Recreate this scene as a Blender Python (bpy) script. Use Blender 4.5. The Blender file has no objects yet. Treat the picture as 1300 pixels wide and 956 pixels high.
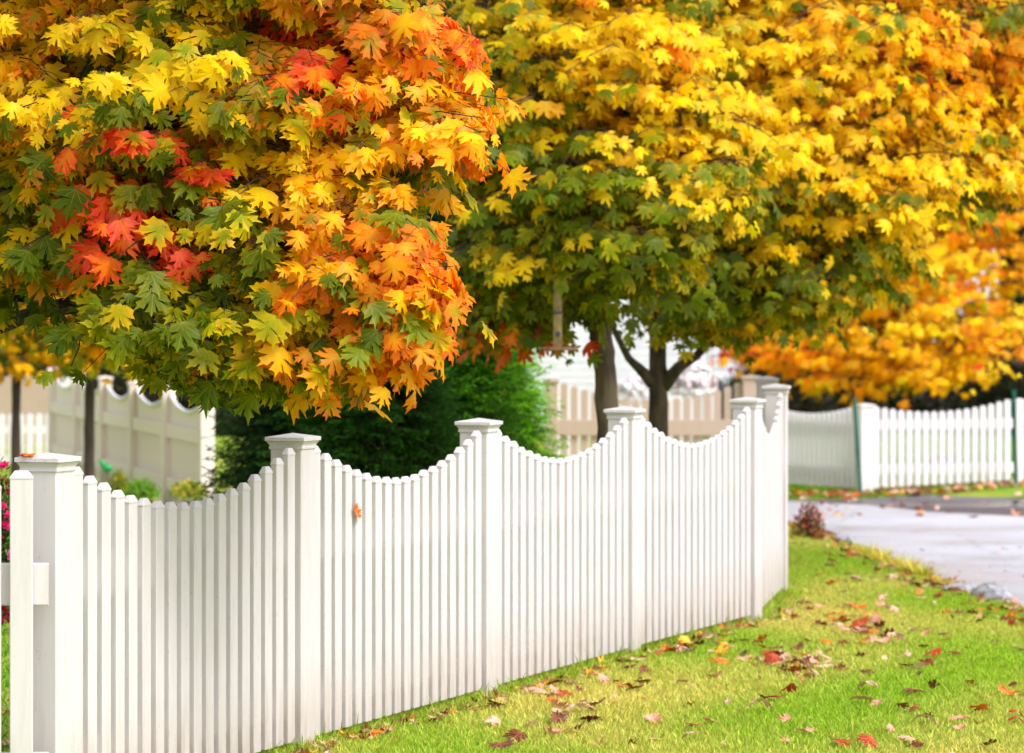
import bpy, math, random
import numpy as np
from mathutils import Vector

random.seed(7); rng = np.random.default_rng(11)
S = bpy.context.scene
COL = S.collection
F = 4600.0; HY = 392.0; ZC = 1.834          # focal length in photo pixels, horizon row, eye height

def at(px, py, Y):
    return np.array([(px-650)*Y/F, Y, ZC-(py-HY)*Y/F])
def lin(c):
    c = np.asarray(c, float)/255
    return np.where(c <= .04045, c/12.92, ((c+.055)/1.055)**2.4)

# ------------------------------------------------------------------ helpers
def tag(o, label=None, cat=None, group=None, kind=None):
    if label: o['label'] = label
    if cat: o['category'] = cat
    if group: o['group'] = group
    if kind: o['kind'] = kind
    return o
def empty(name, loc, label, cat, group=None):
    o = bpy.data.objects.new(name, None); COL.objects.link(o)
    o.location = loc; o.empty_display_size = .1
    return tag(o, label, cat, group)
def mesh_obj(name, verts, faces, mats, parent=None, smooth=False, midx=None, attrs=None):
    """verts in world coordinates; parent is an unrotated Empty or object"""
    me = bpy.data.meshes.new(name)
    v = np.asarray(verts, dtype=np.float32)
    if isinstance(faces, np.ndarray):
        nv = len(v); nf = len(faces)
        me.vertices.add(nv); me.vertices.foreach_set('co', v.ravel())
        k = faces.shape[1]
        me.loops.add(nf*k); me.loops.foreach_set('vertex_index', faces.astype(np.int32).ravel())
        me.polygons.add(nf)
        me.polygons.foreach_set('loop_start', np.arange(0, nf*k, k, dtype=np.int32))
        me.update(calc_edges=True); me.validate()
    else:
        me.from_pydata([tuple(map(float, p)) for p in v], [], [tuple(f) for f in faces]); me.update()
    for m in (mats if isinstance(mats, (list, tuple)) else [mats]): me.materials.append(m)
    if midx is not None: me.polygons.foreach_set('material_index', np.asarray(midx, dtype=np.int32))
    if smooth: me.polygons.foreach_set('use_smooth', np.ones(len(me.polygons), dtype=bool))
    if attrs:
        for n, a in attrs.items():
            if a.shape[1] == 4:
                at_ = me.attributes.new(n, 'FLOAT_COLOR', 'POINT'); at_.data.foreach_set('color', a.astype(np.float32).ravel())
            else:
                at_ = me.attributes.new(n, 'FLOAT_VECTOR', 'POINT'); at_.data.foreach_set('vector', a.astype(np.float32).ravel())
    o = bpy.data.objects.new(name, me); COL.objects.link(o)
    if parent is not None:
        o.parent = parent
        off = Vector((0, 0, 0)); p = parent
        while p is not None: off += p.location; p = p.parent
        o.location = -off
    return o
def cat_mesh(parts):
    """join (verts, faces-list) tuples"""
    V = []; Fc = []; n = 0
    for v, f in parts:
        V.extend([tuple(p) for p in v]); Fc.extend([tuple(i+n for i in q) for q in f]); n += len(v)
    return V, Fc
def loft(rings, cap=True):
    """rings: list of equal length point lists"""
    k = len(rings[0]); V = [p for r in rings for p in r]; Fc = []
    for i in range(len(rings)-1):
        for j in range(k):
            a = i*k+j; b = i*k+(j+1) % k
            Fc.append((a, b, b+k, a+k))
    if cap:
        Fc.append(tuple(range(k-1, -1, -1))); Fc.append(tuple((len(rings)-1)*k+j for j in range(k)))
    return V, Fc
def tube(pts, radii, seg=8, cap=True):
    pts = [np.asarray(p, float) for p in pts]; rings = []
    up = np.array([.13, .21, .97])
    for i, p in enumerate(pts):
        d = pts[min(i+1, len(pts)-1)]-pts[max(i-1, 0)]; d = d/(np.linalg.norm(d)+1e-9)
        u = np.cross(d, up if abs(d[2]) < .9 else np.array([1., .1, 0])); u /= np.linalg.norm(u)+1e-9
        w = np.cross(d, u)
        rings.append([p+radii[i]*(math.cos(t)*u+math.sin(t)*w) for t in np.linspace(0, 2*math.pi, seg, endpoint=False)])
    # keep a steady orientation between rings
    for i in range(1, len(rings)):
        best = min(range(seg), key=lambda s: sum(np.sum((rings[i][(j+s) % seg]-pts[i]-(rings[i-1][j]-pts[i-1]))**2) for j in range(seg)))
        rings[i] = [rings[i][(j+best) % seg] for j in range(seg)]
    return loft(rings, cap)
def ell(c, r, nu=12, nv=8, noise=0, seed=0):
    rr = np.random.default_rng(seed); V = []; Fc = []
    for i in range(nv+1):
        ph = math.pi*i/nv
        for j in range(nu):
            th = 2*math.pi*j/nu; k = 1+noise*(rr.random()-.5)
            V.append((c[0]+r[0]*k*math.sin(ph)*math.cos(th), c[1]+r[1]*k*math.sin(ph)*math.sin(th), c[2]+r[2]*k*math.cos(ph)))
    for i in range(nv):
        for j in range(nu):
            Fc.append((i*nu+j, (i+1)*nu+j, (i+1)*nu+(j+1) % nu, i*nu+(j+1) % nu))
    return V, Fc
def box(x0, x1, y0, y1, z0, z1):
    V = [(x0, y0, z0), (x1, y0, z0), (x1, y1, z0), (x0, y1, z0), (x0, y0, z1), (x1, y0, z1), (x1, y1, z1), (x0, y1, z1)]
    return V, [(3, 2, 1, 0), (4, 5, 6, 7), (0, 1, 5, 4), (1, 2, 6, 5), (2, 3, 7, 6), (3, 0, 4, 7)]

# ------------------------------------------------------------------ materials
def new_mat(name):
    m = bpy.data.materials.new(name); m.use_nodes = True
    nt = m.node_tree; b = nt.nodes['Principled BSDF']
    return m, nt, b
def N(nt, t, **kw):
    n = nt.nodes.new(t)
    for k, v in kw.items():
        if k in n.inputs: n.inputs[k].default_value = v
        else: setattr(n, k, v)
    return n
def ramp(nt, stops):
    r = nt.nodes.new('ShaderNodeValToRGB'); e = r.color_ramp.elements
    while len(e) < len(stops): e.new(.5)
    for i, (p, c) in enumerate(stops):
        e[i].position = p; e[i].color = (c, c, c, 1) if np.isscalar(c) else (*c, 1)
    return r
def noise_mat(name, c1, c2, scale=8, rough=.6, bump=.0, bscale=60, detail=4, spec=.5, stretch=None, stops=(.35, .65), coords='Object'):
    m, nt, b = new_mat(name); L = nt.links.new
    tc = N(nt, 'ShaderNodeTexCoord'); mp = N(nt, 'ShaderNodeMapping')
    if stretch: mp.inputs['Scale'].default_value = stretch
    L(tc.outputs[coords], mp.inputs[0])
    n = N(nt, 'ShaderNodeTexNoise', Scale=scale, Detail=detail); L(mp.outputs[0], n.inputs['Vector'])
    r = ramp(nt, [(stops[0], c1), (stops[1], c2)]); L(n.outputs['Fac'], r.inputs[0]); L(r.outputs[0], b.inputs['Base Color'])
    b.inputs['Roughness'].default_value = rough; b.inputs['Specular IOR Level'].default_value = spec
    if bump:
        n2 = N(nt, 'ShaderNodeTexNoise', Scale=bscale, Detail=5); L(mp.outputs[0], n2.inputs['Vector'])
        bp = N(nt, 'ShaderNodeBump', Strength=bump, Distance=.01); L(n2.outputs['Fac'], bp.inputs['Height']); L(bp.outputs[0], b.inputs['Normal'])
    return m
def vinyl(name, base, dirt, amount=.12, z0=0.):
    m, nt, b = new_mat(name); L = nt.links.new
    tc = N(nt, 'ShaderNodeTexCoord'); mp = N(nt, 'ShaderNodeMapping'); mp.inputs['Scale'].default_value = (1, 1, .12)
    L(tc.outputs['Object'], mp.inputs[0])
    n = N(nt, 'ShaderNodeTexNoise', Scale=26, Detail=6, Roughness=.65); L(mp.outputs[0], n.inputs['Vector'])
    r = ramp(nt, [(.45, 0.), (.85, 1.)]); L(n.outputs['Fac'], r.inputs[0])
    sp = N(nt, 'ShaderNodeTexNoise', Scale=60, Detail=3); L(tc.outputs['Object'], sp.inputs['Vector'])
    r2 = ramp(nt, [(.68, 0.), (.74, 1.)]); L(sp.outputs['Fac'], r2.inputs[0])
    # grime near the ground: splashed soil and algae
    sx = N(nt, 'ShaderNodeSeparateXYZ'); L(tc.outputs['Object'], sx.inputs[0])
    r3 = ramp(nt, [(.03, 1.), (.38, 0.)]); zz = N(nt, 'ShaderNodeMath', operation='SUBTRACT'); zz.inputs[1].default_value = z0; L(sx.outputs['Z'], zz.inputs[0]); L(zz.outputs[0], r3.inputs[0])
    mu = N(nt, 'ShaderNodeMath', operation='MULTIPLY'); L(r3.outputs[0], mu.inputs[0]); L(n.outputs['Fac'], mu.inputs[1])
    a1 = N(nt, 'ShaderNodeMath', operation='MULTIPLY_ADD'); a1.inputs[1].default_value = amount; L(r.outputs[0], a1.inputs[0])
    a2 = N(nt, 'ShaderNodeMath', operation='MULTIPLY'); a2.inputs[1].default_value = .8; L(mu.outputs[0], a2.inputs[0]); L(a2.outputs[0], a1.inputs[2])
    a3 = N(nt, 'ShaderNodeMath', operation='MULTIPLY_ADD', use_clamp=True); a3.inputs[1].default_value = .35; L(r2.outputs[0], a3.inputs[0]); L(a1.outputs[0], a3.inputs[2])
    mx = N(nt, 'ShaderNodeMix', data_type='RGBA'); mx.inputs[6].default_value = (*base, 1); mx.inputs[7].default_value = (*dirt, 1)
    L(a3.outputs[0], mx.inputs[0]); L(mx.outputs[2], b.inputs['Base Color'])
    b.inputs['Roughness'].default_value = .42
    bp = N(nt, 'ShaderNodeBump', Strength=.06, Distance=.004); L(n.outputs['Fac'], bp.inputs['Height']); L(bp.outputs[0], b.inputs['Normal'])
    return m
M = {}
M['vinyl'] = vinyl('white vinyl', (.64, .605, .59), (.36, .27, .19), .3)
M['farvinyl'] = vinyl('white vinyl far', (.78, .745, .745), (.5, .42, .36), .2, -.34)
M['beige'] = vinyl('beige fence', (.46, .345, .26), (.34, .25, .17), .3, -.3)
M['cream'] = vinyl('cream fence', (.86, .745, .69), (.42, .42, .22), .25, -.15)
M['bark'] = noise_mat('bark', lin((54, 42, 30)), lin((104, 90, 66)), 14, .85, .9, 40, stretch=(1, 1, .25))
M['barkdark'] = noise_mat('bark dark', lin((44, 32, 24)), lin((74, 58, 42)), 14, .7, .9, 40, stretch=(1, 1, .25))
M['twig'] = noise_mat('twig', lin((44, 26, 20)), lin((78, 46, 34)), 30, .6)
M['steelgreen'] = noise_mat('green painted steel', (.0, .10, .065), (.0, .15, .10), 20, .5)
M['stone'] = noise_mat('field stone', (.14, .14, .15), (.42, .42, .44), 14, .8, .6, 40)
M['feeder'] = noise_mat('feeder tube', lin((120, 98, 48)), lin((160, 138, 80)), 20, .4)
M['feederwood'] = noise_mat('feeder tray', lin((120, 80, 60)), lin((170, 130, 105)), 30, .6)
M['darkmetal'] = noise_mat('dark metal', (.03, .03, .03), (.07, .07, .07), 30, .5)
M['siding'] = noise_mat('house siding', (.70, .70, .74), (.78, .78, .80), 3, .6)
M['roof'] = noise_mat('roof shingle', (.10, .11, .14), (.2, .21, .25), 20, .8)
M['glass'] = noise_mat('window glass', (.03, .05, .09), (.06, .09, .14), 2, .1, spec=.8)
M['greenplastic'] = noise_mat('green plastic', (.0, .30, .06), (.0, .38, .09), 8, .35)

def leaf_mat(name, rough=.45, trans=.5, veins=True, spots=True, spec=.22, scl=55):
    m, nt, b = new_mat(name); L = nt.links.new
    a = N(nt, 'ShaderNodeAttribute', attribute_name='leaf_color')
    col = a.outputs['Color']
    tc = N(nt, 'ShaderNodeTexCoord')
    if spots:
        n = N(nt, 'ShaderNodeTexNoise', Scale=scl, Detail=3, Roughness=.6); L(tc.outputs['Object'], n.inputs['Vector'])
        r = ramp(nt, [(.67, 0.), (.74, .75)]); L(n.outputs['Fac'], r.inputs[0])
        mx = N(nt, 'ShaderNodeMix', data_type='RGBA'); mx.inputs[7].default_value = (.07, .03, .012, 1)
        L(r.outputs[0], mx.inputs[0]); L(col, mx.inputs[6]); col = mx.outputs[2]
    n3 = N(nt, 'ShaderNodeTexNoise', Scale=24, Detail=3); L(tc.outputs['Object'], n3.inputs['Vector'])
    hv = N(nt, 'ShaderNodeHueSaturation'); mr = N(nt, 'ShaderNodeMapRange'); mr.inputs[3].default_value = .80; mr.inputs[4].default_value = 1.24
    L(n3.outputs['Fac'], mr.inputs[0]); L(mr.outputs[0], hv.inputs['Value']); L(col, hv.inputs['Color']); col = hv.outputs[0]
    if veins:
        u = N(nt, 'ShaderNodeAttribute', attribute_name='leaf_uv'); s = N(nt, 'ShaderNodeSeparateXYZ'); L(u.outputs['Vector'], s.inputs[0])
        ab = N(nt, 'ShaderNodeMath', operation='ABSOLUTE'); L(s.outputs['X'], ab.inputs[0]); prev = None
        for deg in (0, 37, 68):
            c, sn = math.cos(math.radians(deg)), math.sin(math.radians(deg))
            p = N(nt, 'ShaderNodeMath', operation='MULTIPLY'); p.inputs[1].default_value = c; L(ab.outputs[0], p.inputs[0])
            q = N(nt, 'ShaderNodeMath', operation='MULTIPLY_ADD'); q.inputs[1].default_value = -sn; L(s.outputs['Y'], q.inputs[0]); L(p.outputs[0], q.inputs[2])
            d = N(nt, 'ShaderNodeMath', operation='ABSOLUTE'); L(q.outputs[0], d.inputs[0])
            if prev is None: prev = d
            else:
                mi = N(nt, 'ShaderNodeMath', operation='MINIMUM'); L(prev.outputs[0], mi.inputs[0]); L(d.outputs[0], mi.inputs[1]); prev = mi
        rv = ramp(nt, [(.004, .34), (.018, 0.)]); L(prev.outputs[0], rv.inputs[0])
        mx = N(nt, 'ShaderNodeMix', data_type='RGBA'); mx.inputs[7].default_value = (.78, .52, .06, 1)
        L(rv.outputs[0], mx.inputs[0]); L(col, mx.inputs[6]); col = mx.outputs[2]
    L(col, b.inputs['Base Color']); b.inputs['Roughness'].default_value = rough
    b.inputs['Specular IOR Level'].default_value = spec
    t = N(nt, 'ShaderNodeBsdfTranslucent'); L(col, t.inputs['Color'])
    ms = N(nt, 'ShaderNodeMixShader'); ms.inputs[0].default_value = trans
    L(b.outputs[0], ms.inputs[1]); L(t.outputs[0], ms.inputs[2]); L(ms.outputs[0], nt.nodes['Material Output'].inputs['Surface'])
    return m
M['leaf'] = leaf_mat('maple leaf')
M['leaffar'] = leaf_mat('maple leaf far', veins=False, spots=False)
M['litter'] = leaf_mat('fallen leaf', rough=.38, trans=.1, spots=True)
M['blade'] = leaf_mat('blade', rough=.6, trans=.3, veins=False, spots=False, spec=.25)

# ------------------------------------------------------------------ leaves
half = [(.035, .90), (.09, .81), (.21, .82), (.14, .70), (.115, .55), (.22, .60), (.28, .73), (.40, .72), (.62, .84), (.50, .64), (.59, .53), (.43, .47), (.31, .36),
        (.42, .36), (.66, .33), (.50, .20), (.47, .04), (.28, .05), (.11, -.04)]
half2 = [(.13, .80), (.11, .55), (.29, .71), (.60, .82), (.50, .53), (.29, .36), (.64, .30), (.42, .03), (.12, -.03)]
half1 = [(.12, .55), (.55, .76), (.28, .38), (.6, .22), (.3, 0.)]
def outline(h): return np.array([(0, 1.)]+h+[(0, 0)]+[(-x, y) for x, y in h[::-1]])
LOD = {2: outline(half), 1: outline(half2), 0: outline(half1)}
def unit(a): return a/(np.linalg.norm(a, axis=-1, keepdims=True)+1e-9)
def leaves_arrays(base, tip, nrm, size, cc, ct, lod=2, curl=(.15, .5), stem=0.0):
    """one flat-shaded, bent blade per entry. cc/ct: colour at centre / at lobe tips"""
    O = LOD[lod]; n = len(base)
    tip = unit(tip); nrm = unit(nrm-np.sum(nrm*tip, axis=1, keepdims=True)*tip); xx = np.cross(tip, nrm)
    P = np.vstack([[(0, .33)], O]); k = len(P)
    cx = rng.uniform(*curl, n)[:, None]; cy = rng.uniform(-.1, .55, n)[:, None]; fold = rng.uniform(-.1, .25, n)[:, None]
    wid = rng.uniform(.82, 1.12, n)[:, None]; skew = rng.uniform(-.12, .12, n)[:, None]
    X = P[None, :, 0]*wid+skew*P[None, :, 1]*.5; Yv = P[None, :, 1]+rng.normal(0, .018, (n, k))
    X = X+rng.normal(0, .014, (n, k))
    Z = -cx*X**2*1.6-cy*(Yv**2)*.55+fold*np.abs(X)+rng.normal(0, .02, (n, k))
    s = size[:, None, None]
    V = base[:, None, :]+s*(X[..., None]*xx[:, None, :]+Yv[..., None]*tip[:, None, :]+Z[..., None]*nrm[:, None, :])
    r = np.linalg.norm((P-np.array([0, .33]))*np.array([1.1, 1]), axis=1); w = np.clip((r-.18)/.42, 0, 1)[None, :, None]
    w = np.clip(w+rng.normal(0, .14, (n, k, 1)), 0, 1); w[:, 0] = 0
    C = cc[:, None, :]*(1-w)+ct[:, None, :]*w
    C = np.concatenate([C, np.ones((n, k, 1))], axis=2)
    uv = np.broadcast_to(np.concatenate([P, np.zeros((k, 1))], axis=1), (n, k, 3))
    tri = np.array([(0, 1+(j+1) % (k-1), 1+j) for j in range(k-1)])
    Fc = (np.arange(n)[:, None, None]*k+tri[None]).reshape(-1, 3)
    return V.reshape(-1, 3), Fc, C.reshape(-1, 4), uv.reshape(-1, 3)
def prisms(A, B, ra, rb, bend=None):
    """thin three sided twigs from A to B (n,3), two segments; returns triangles"""
    n = len(A); mid = (A+B)/2+(bend if bend is not None else 0)
    d = unit(B-A); u = unit(np.cross(d, np.array([.2, .3, 1.]))); w = np.cross(d, u)
    rings = []
    for p, r in ((A, ra), (mid, (ra+rb)/2), (B, rb)):
        for a in (0, 2.094, 4.189):
            rings.append(p+np.asarray(r).reshape(-1, 1)*(math.cos(a)*u+math.sin(a)*w))
    V = np.stack(rings, axis=1).reshape(-1, 3); t = []
    for s in (0, 3):
        for j in range(3):
            a, b = s+j, s+(j+1) % 3; t += [(a, b, b+3), (a, b+3, a+3)]
    Fc = (np.arange(n)[:, None, None]*9+np.array(t)[None]).reshape(-1, 3)
    return V, Fc

PAL = {   # (centre, tip) pigments
 'yellow': [((254, 218, 4), (254, 204, 4)), ((252, 220, 10), (254, 194, 4)), ((255, 226, 8), (253, 208, 6)), ((246, 212, 4), (253, 200, 4)), ((238, 216, 8), (253, 212, 6))],
 'gold':   [((254, 204, 4), (252, 176, 4)), ((248, 192, 4), (250, 168, 6)), ((254, 212, 6), (252, 160, 8))],
 'orange': [((252, 188, 8), (250, 124, 8)), ((250, 160, 8), (248, 104, 12)), ((250, 176, 8), (250, 132, 12)), ((254, 196, 14), (250, 108, 22))],
 'red':    [((252, 140, 20), (250, 62, 28)), ((250, 96, 24), (244, 48, 40)), ((252, 110, 36), (248, 66, 56)), ((252, 160, 14), (246, 64, 22))],
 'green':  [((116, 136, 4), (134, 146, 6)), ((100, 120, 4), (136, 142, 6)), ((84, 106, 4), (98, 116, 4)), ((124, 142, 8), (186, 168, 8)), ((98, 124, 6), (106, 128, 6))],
 'lime':   [((176, 186, 6), (228, 200, 6)), ((152, 174, 8), (222, 196, 6)), ((188, 186, 6), (250, 194, 6)), ((142, 160, 8), (238, 182, 6))],
 'turn':   [((118, 136, 6), (246, 136, 8)), ((166, 160, 6), (248, 114, 8)), ((210, 182, 6), (246, 128, 8)), ((110, 126, 6), (238, 154, 6))],
}
PALN = {k: [(lin(a), lin(b)) for a, b in v] for k, v in PAL.items()}

def crown(tree, base_xy, lobes, zones, n_per, leaf, lod, mat, default, seed, spray_r=.30, per=(12, 20), up_yellow=None, limb_root=None, twig_r=.004, inner='green', down=.75, no_go=None):
    """lobes: (centre, radii, weight). Sprays of drooping leaves through each lobe, on twigs that start from its limb."""
    global rng
    rng = np.random.default_rng(seed)
    ctr = np.array([l[0] for l in lobes]); rad = np.array([l[1] for l in lobes]); wt = np.array([l[2]*(l[1][0]*l[1][1]*l[1][2])**(2/3) for l in lobes])
    wt /= wt.sum()
    B = []; T = []; Nn = []; Sz = []; CC = []; CT = []; TA = []; TB = []
    mid = ctr.mean(axis=0); mid = np.array([base_xy[0], base_xy[1], mid[2]])
    zc = [(np.array(z[0]), z[1], z[2], z[3]) for z in zones]
    for _ in range(n_per):
        k = rng.choice(len(lobes), p=wt)
        d = rng.normal(size=3); d /= np.linalg.norm(d)
        f = rng.uniform(.12, 1)**.38
        p = ctr[k]+rad[k]*d*f*(1+.15*rng.normal())
        # how deep inside the whole crown: 1 at a surface
        q = np.linalg.norm((p-ctr)/rad, axis=1).min()
        o = unit(((p-ctr[k])/rad[k])*.6+unit((p-mid)*np.array([1, 1, .35]))*.7)
        if no_go is not None and no_go(p): continue
        # palette of this spray
        w = {default[i]: default[i+1] for i in range(0, len(default), 2)}
        for c, r, pal, strength in zc:
            g = math.exp(-(((p[0]-c[0])/r)**2+((p[2]-c[2])/(r))**2))*strength
            if g > .02: w[pal] = w.get(pal, 0)+g*3
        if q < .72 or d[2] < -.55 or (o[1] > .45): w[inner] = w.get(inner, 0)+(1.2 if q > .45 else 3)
        names = list(w); ws = np.array([max(w[n], 0) for n in names]); pal = names[rng.choice(len(names), p=ws/ws.sum())]
        pal2 = names[rng.choice(len(names), p=ws/ws.sum())]
        h = unit(np.array([o[0], o[1], 0])+.25*rng.normal(size=3)*np.array([1, 1, 0]))
        tw = unit(h+np.array([0, 0, rng.uniform(-.35, .25)])); side = np.cross(tw, [0, 0, 1.]); side = unit(side)
        m = int(rng.integers(*per)); L = spray_r*rng.uniform(.7, 1.25)
        along = rng.uniform(-.9, .55, m); lat = rng.normal(0, .42, m)*np.clip(.9-along*.3, .3, 1.2)
        # umbrella: falls away from the twig sideways and forward
        pos = p+L*(along[:, None]*tw+lat[:, None]*side)+np.array([0, 0, 1.])*(-(np.abs(lat)**1.5)*.55*L-np.clip(along, 0, 1)*.35*L+rng.normal(0, .04, m)*L)[:, None]
        tipd = unit(tw*(.35+.4*along[:, None])+side*(lat*1.1)[:, None]+np.array([0, 0, -1.])*rng.uniform(down-.35, down+.75, m)[:, None]+.32*rng.normal(size=(m, 3)))
        nr = unit(tw*.75+o*.35+side*(lat*.5)[:, None]+np.array([0, 0, .75])+.42*rng.normal(size=(m, 3)))
        B.append(pos); T.append(tipd); Nn.append(nr); Sz.append(leaf*rng.uniform(.5, 1.18, m))
        pick = [pal if rng.random() < .66 else pal2 for _ in range(m)]
        cols = [PALN[x][rng.integers(len(PALN[x]))] for x in pick]
        jit = rng.uniform(.85, 1.12, (m, 1))
        CC.append(np.array([c[0] for c in cols])*jit); CT.append(np.array([c[1] for c in cols])*jit)
        a0 = p-tw*L*.95
        root = ctr[k]*.75+p*.25 if limb_root is None else limb_root(k, p)
        TA.append(root); TB.append(a0); TA.append(a0); TB.append(p+tw*L*.45)
        for j in range(0, m, 2): TA.append(p+tw*L*min(along[j], .4)*.8); TB.append(pos[j])
    B = np.vstack(B); T = np.vstack(T); Nn = np.vstack(Nn); Sz = np.concatenate(Sz)
    V, Fc, C, uv = leaves_arrays(B, T, Nn, Sz, np.vstack(CC), np.vstack(CT), lod)
    TA = np.array(TA); TB = np.array(TB); ln = np.linalg.norm(TB-TA, axis=1)
    r = twig_r*np.clip(ln/.5, .35, 1.6)
    V2, F2 = prisms(TA, TB, r*1.25, r*.7, bend=np.stack([0*ln, 0*ln, .06*ln], axis=1))
    Vt = np.vstack([V, V2]); Ft = np.vstack([Fc, F2+len(V)])
    Ct = np.vstack([C, np.tile([.05, .03, .02, 1], (len(V2), 1))]); ut = np.vstack([uv, np.zeros((len(V2), 3))])
    mi = np.concatenate([np.zeros(len(Fc)), np.ones(len(F2))])
    return mesh_obj('crown', Vt, Ft, [mat, M['twig']], tree, midx=mi, attrs={'leaf_color': Ct, 'leaf_uv': ut})
def wob(a, b, n, amp, seed, sag=0):
    r = np.random.default_rng(seed); a = np.asarray(a, float); b = np.asarray(b, float); P = []
    off = np.zeros(3)
    for i in range(n):
        t = i/(n-1)
        if 0 < i < n-1: off = off*.5+r.normal(0, amp, 3)
        P.append(a*(1-t)+b*t+off*math.sin(math.pi*t)+np.array([0, 0, sag*math.sin(math.pi*t)]))
    return P
def trunk(tree, pts, radii, mat, seg=14, seed=1, wv=.006):
    r = np.random.default_rng(seed); P = []; R = []
    for i in range(len(pts)-1):
        for s in range(5):
            t = s/5; P.append(np.array(pts[i])*(1-t)+np.array(pts[i+1])*t+r.normal(0, wv, 3)*(i+s > 0)); R.append((radii[i]*(1-t)+radii[i+1]*t)*(1+.04*r.normal()))
    P.append(np.array(pts[-1])); R.append(radii[-1]); R[0] *= 1.35; R[1] *= 1.15
    V, Fc = tube(P, R, seg); return mesh_obj('trunk', V, Fc, mat, tree, smooth=True)
def limbs(tree, origin_fn, lobes, mat, r0, seed=3):
    for i, l in enumerate(lobes):
        a, ra = origin_fn(l[0]); n = 7
        P = wob(a, l[0], n, .05, seed+i, sag=.12); R = np.linspace(min(r0, ra*.7), r0*.22, n)
        parts = [tube(P, R, 7)]
        for j in (3, 4, 5):
            rr = np.random.default_rng(seed*31+i*7+j); e = P[j]+unit(rr.normal(size=3)+np.array([0, -1.1, .3]))*np.array(l[1])*1.12
            parts.append(tube(wob(P[j], e, 5, .03, seed+j), np.linspace(R[j]*.6, R[j]*.15, 5), 5))
        V, Fc = cat_mesh(parts); mesh_obj('limb', V, Fc, mat, tree, smooth=True)

# ------------------------------------------------------------------ ground
def edge_x(Y):      # the lawn's rim towards the driveway
    return np.interp(Y, [5, 12, 18, 21, 23.5, 25.4, 27, 29, 32, 34.5, 37, 39], [3.6, 3.42, 3.34, 3.3, 3.3, 3.13, 2.98, 2.84, 2.74, 2.66, 2.3, 1.0])
def ground_z(X, Y):
    X = np.asarray(X, float); Y = np.asarray(Y, float)
    s = np.where(Y < 39, edge_x(np.minimum(Y, 39))-X, np.minimum(1.0-X, 99))
    s2 = s+.04*np.sin(Y*3.1)+.03*np.sin(Y*7.7+1)
    lawn = -.11*np.clip(1-s2/1.3, 0, 1)**2
    t = np.clip(-s2/.16, 0, 1); t = t*t*(3-2*t)
    z = lawn*(1-t)+(-.30)*t
    far = np.clip((X-4.2)/2.0, 0, 1)*np.clip((Y-40.3)/1.8, 0, 1)*.085
    back = np.clip((Y-30)/8, 0, 1)*np.clip(1-t, 0, 1)*-.19
    return z+far+back+.012*np.sin(X*2.3+Y*1.1)*np.sin(Y*1.7)*(1-t)
def grid(xs, ys, zf, name, mat, kind='structure'):
    XX, YY = np.meshgrid(xs, ys); Z = zf(XX, YY); V = np.stack([XX, YY, Z], axis=2).reshape(-1, 3)
    nx = len(xs); i = np.arange(len(ys)-1)[:, None]*nx+np.arange(nx-1)[None]
    Fc = np.stack([i, i+1, i+1+nx, i+nx], axis=2).reshape(-1, 4)
    o = mesh_obj(name, V, Fc, mat, smooth=True); tag(o, kind=kind); return o
m, nt, b = new_mat('lawn'); L = nt.links.new
tc = N(nt, 'ShaderNodeTexCoord')
n1 = N(nt, 'ShaderNodeTexNoise', Scale=.9, Detail=4); n2 = N(nt, 'ShaderNodeTexNoise', Scale=35, Detail=5)
L(tc.outputs['Object'], n1.inputs['Vector']); L(tc.outputs['Object'], n2.inputs['Vector'])
r1 = ramp(nt, [(.38, (.15, .30, .010)), (.56, (.36, .36, .05))]); r2 = ramp(nt, [(.3, (.10, .18, .008)), (.7, (.30, .38, .04))])
mx = N(nt, 'ShaderNodeMix', data_type='RGBA'); mx.inputs[0].default_value = .45
L(n1.outputs['Fac'], r1.inputs[0]); L(n2.outputs['Fac'], r2.inputs[0]); L(r1.outputs[0], mx.inputs[6]); L(r2.outputs[0], mx.inputs[7]); L(mx.outputs[2], b.inputs['Base Color'])
b.inputs['Roughness'].default_value = .9; b.inputs['Specular IOR Level'].default_value = .15
bp = N(nt, 'ShaderNodeBump', Strength=.6, Distance=.02); L(n2.outputs['Fac'], bp.inputs['Height']); L(bp.outputs[0], b.inputs['Normal'])
M['lawn'] = m
xs = np.concatenate([[-900, -300, -80, -30], np.linspace(-12, 1.5, 28), np.linspace(1.56, 4.2, 76), np.linspace(4.4, 12, 20), [30, 80, 300, 900]])
ys = np.concatenate([[-60, -10, 0, 6, 10], np.linspace(12, 42, 181), np.linspace(42.5, 60, 25), [70, 90, 150, 400, 1800]])
grid(xs, ys, ground_z, 'lawn_ground', M['lawn'])

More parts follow.
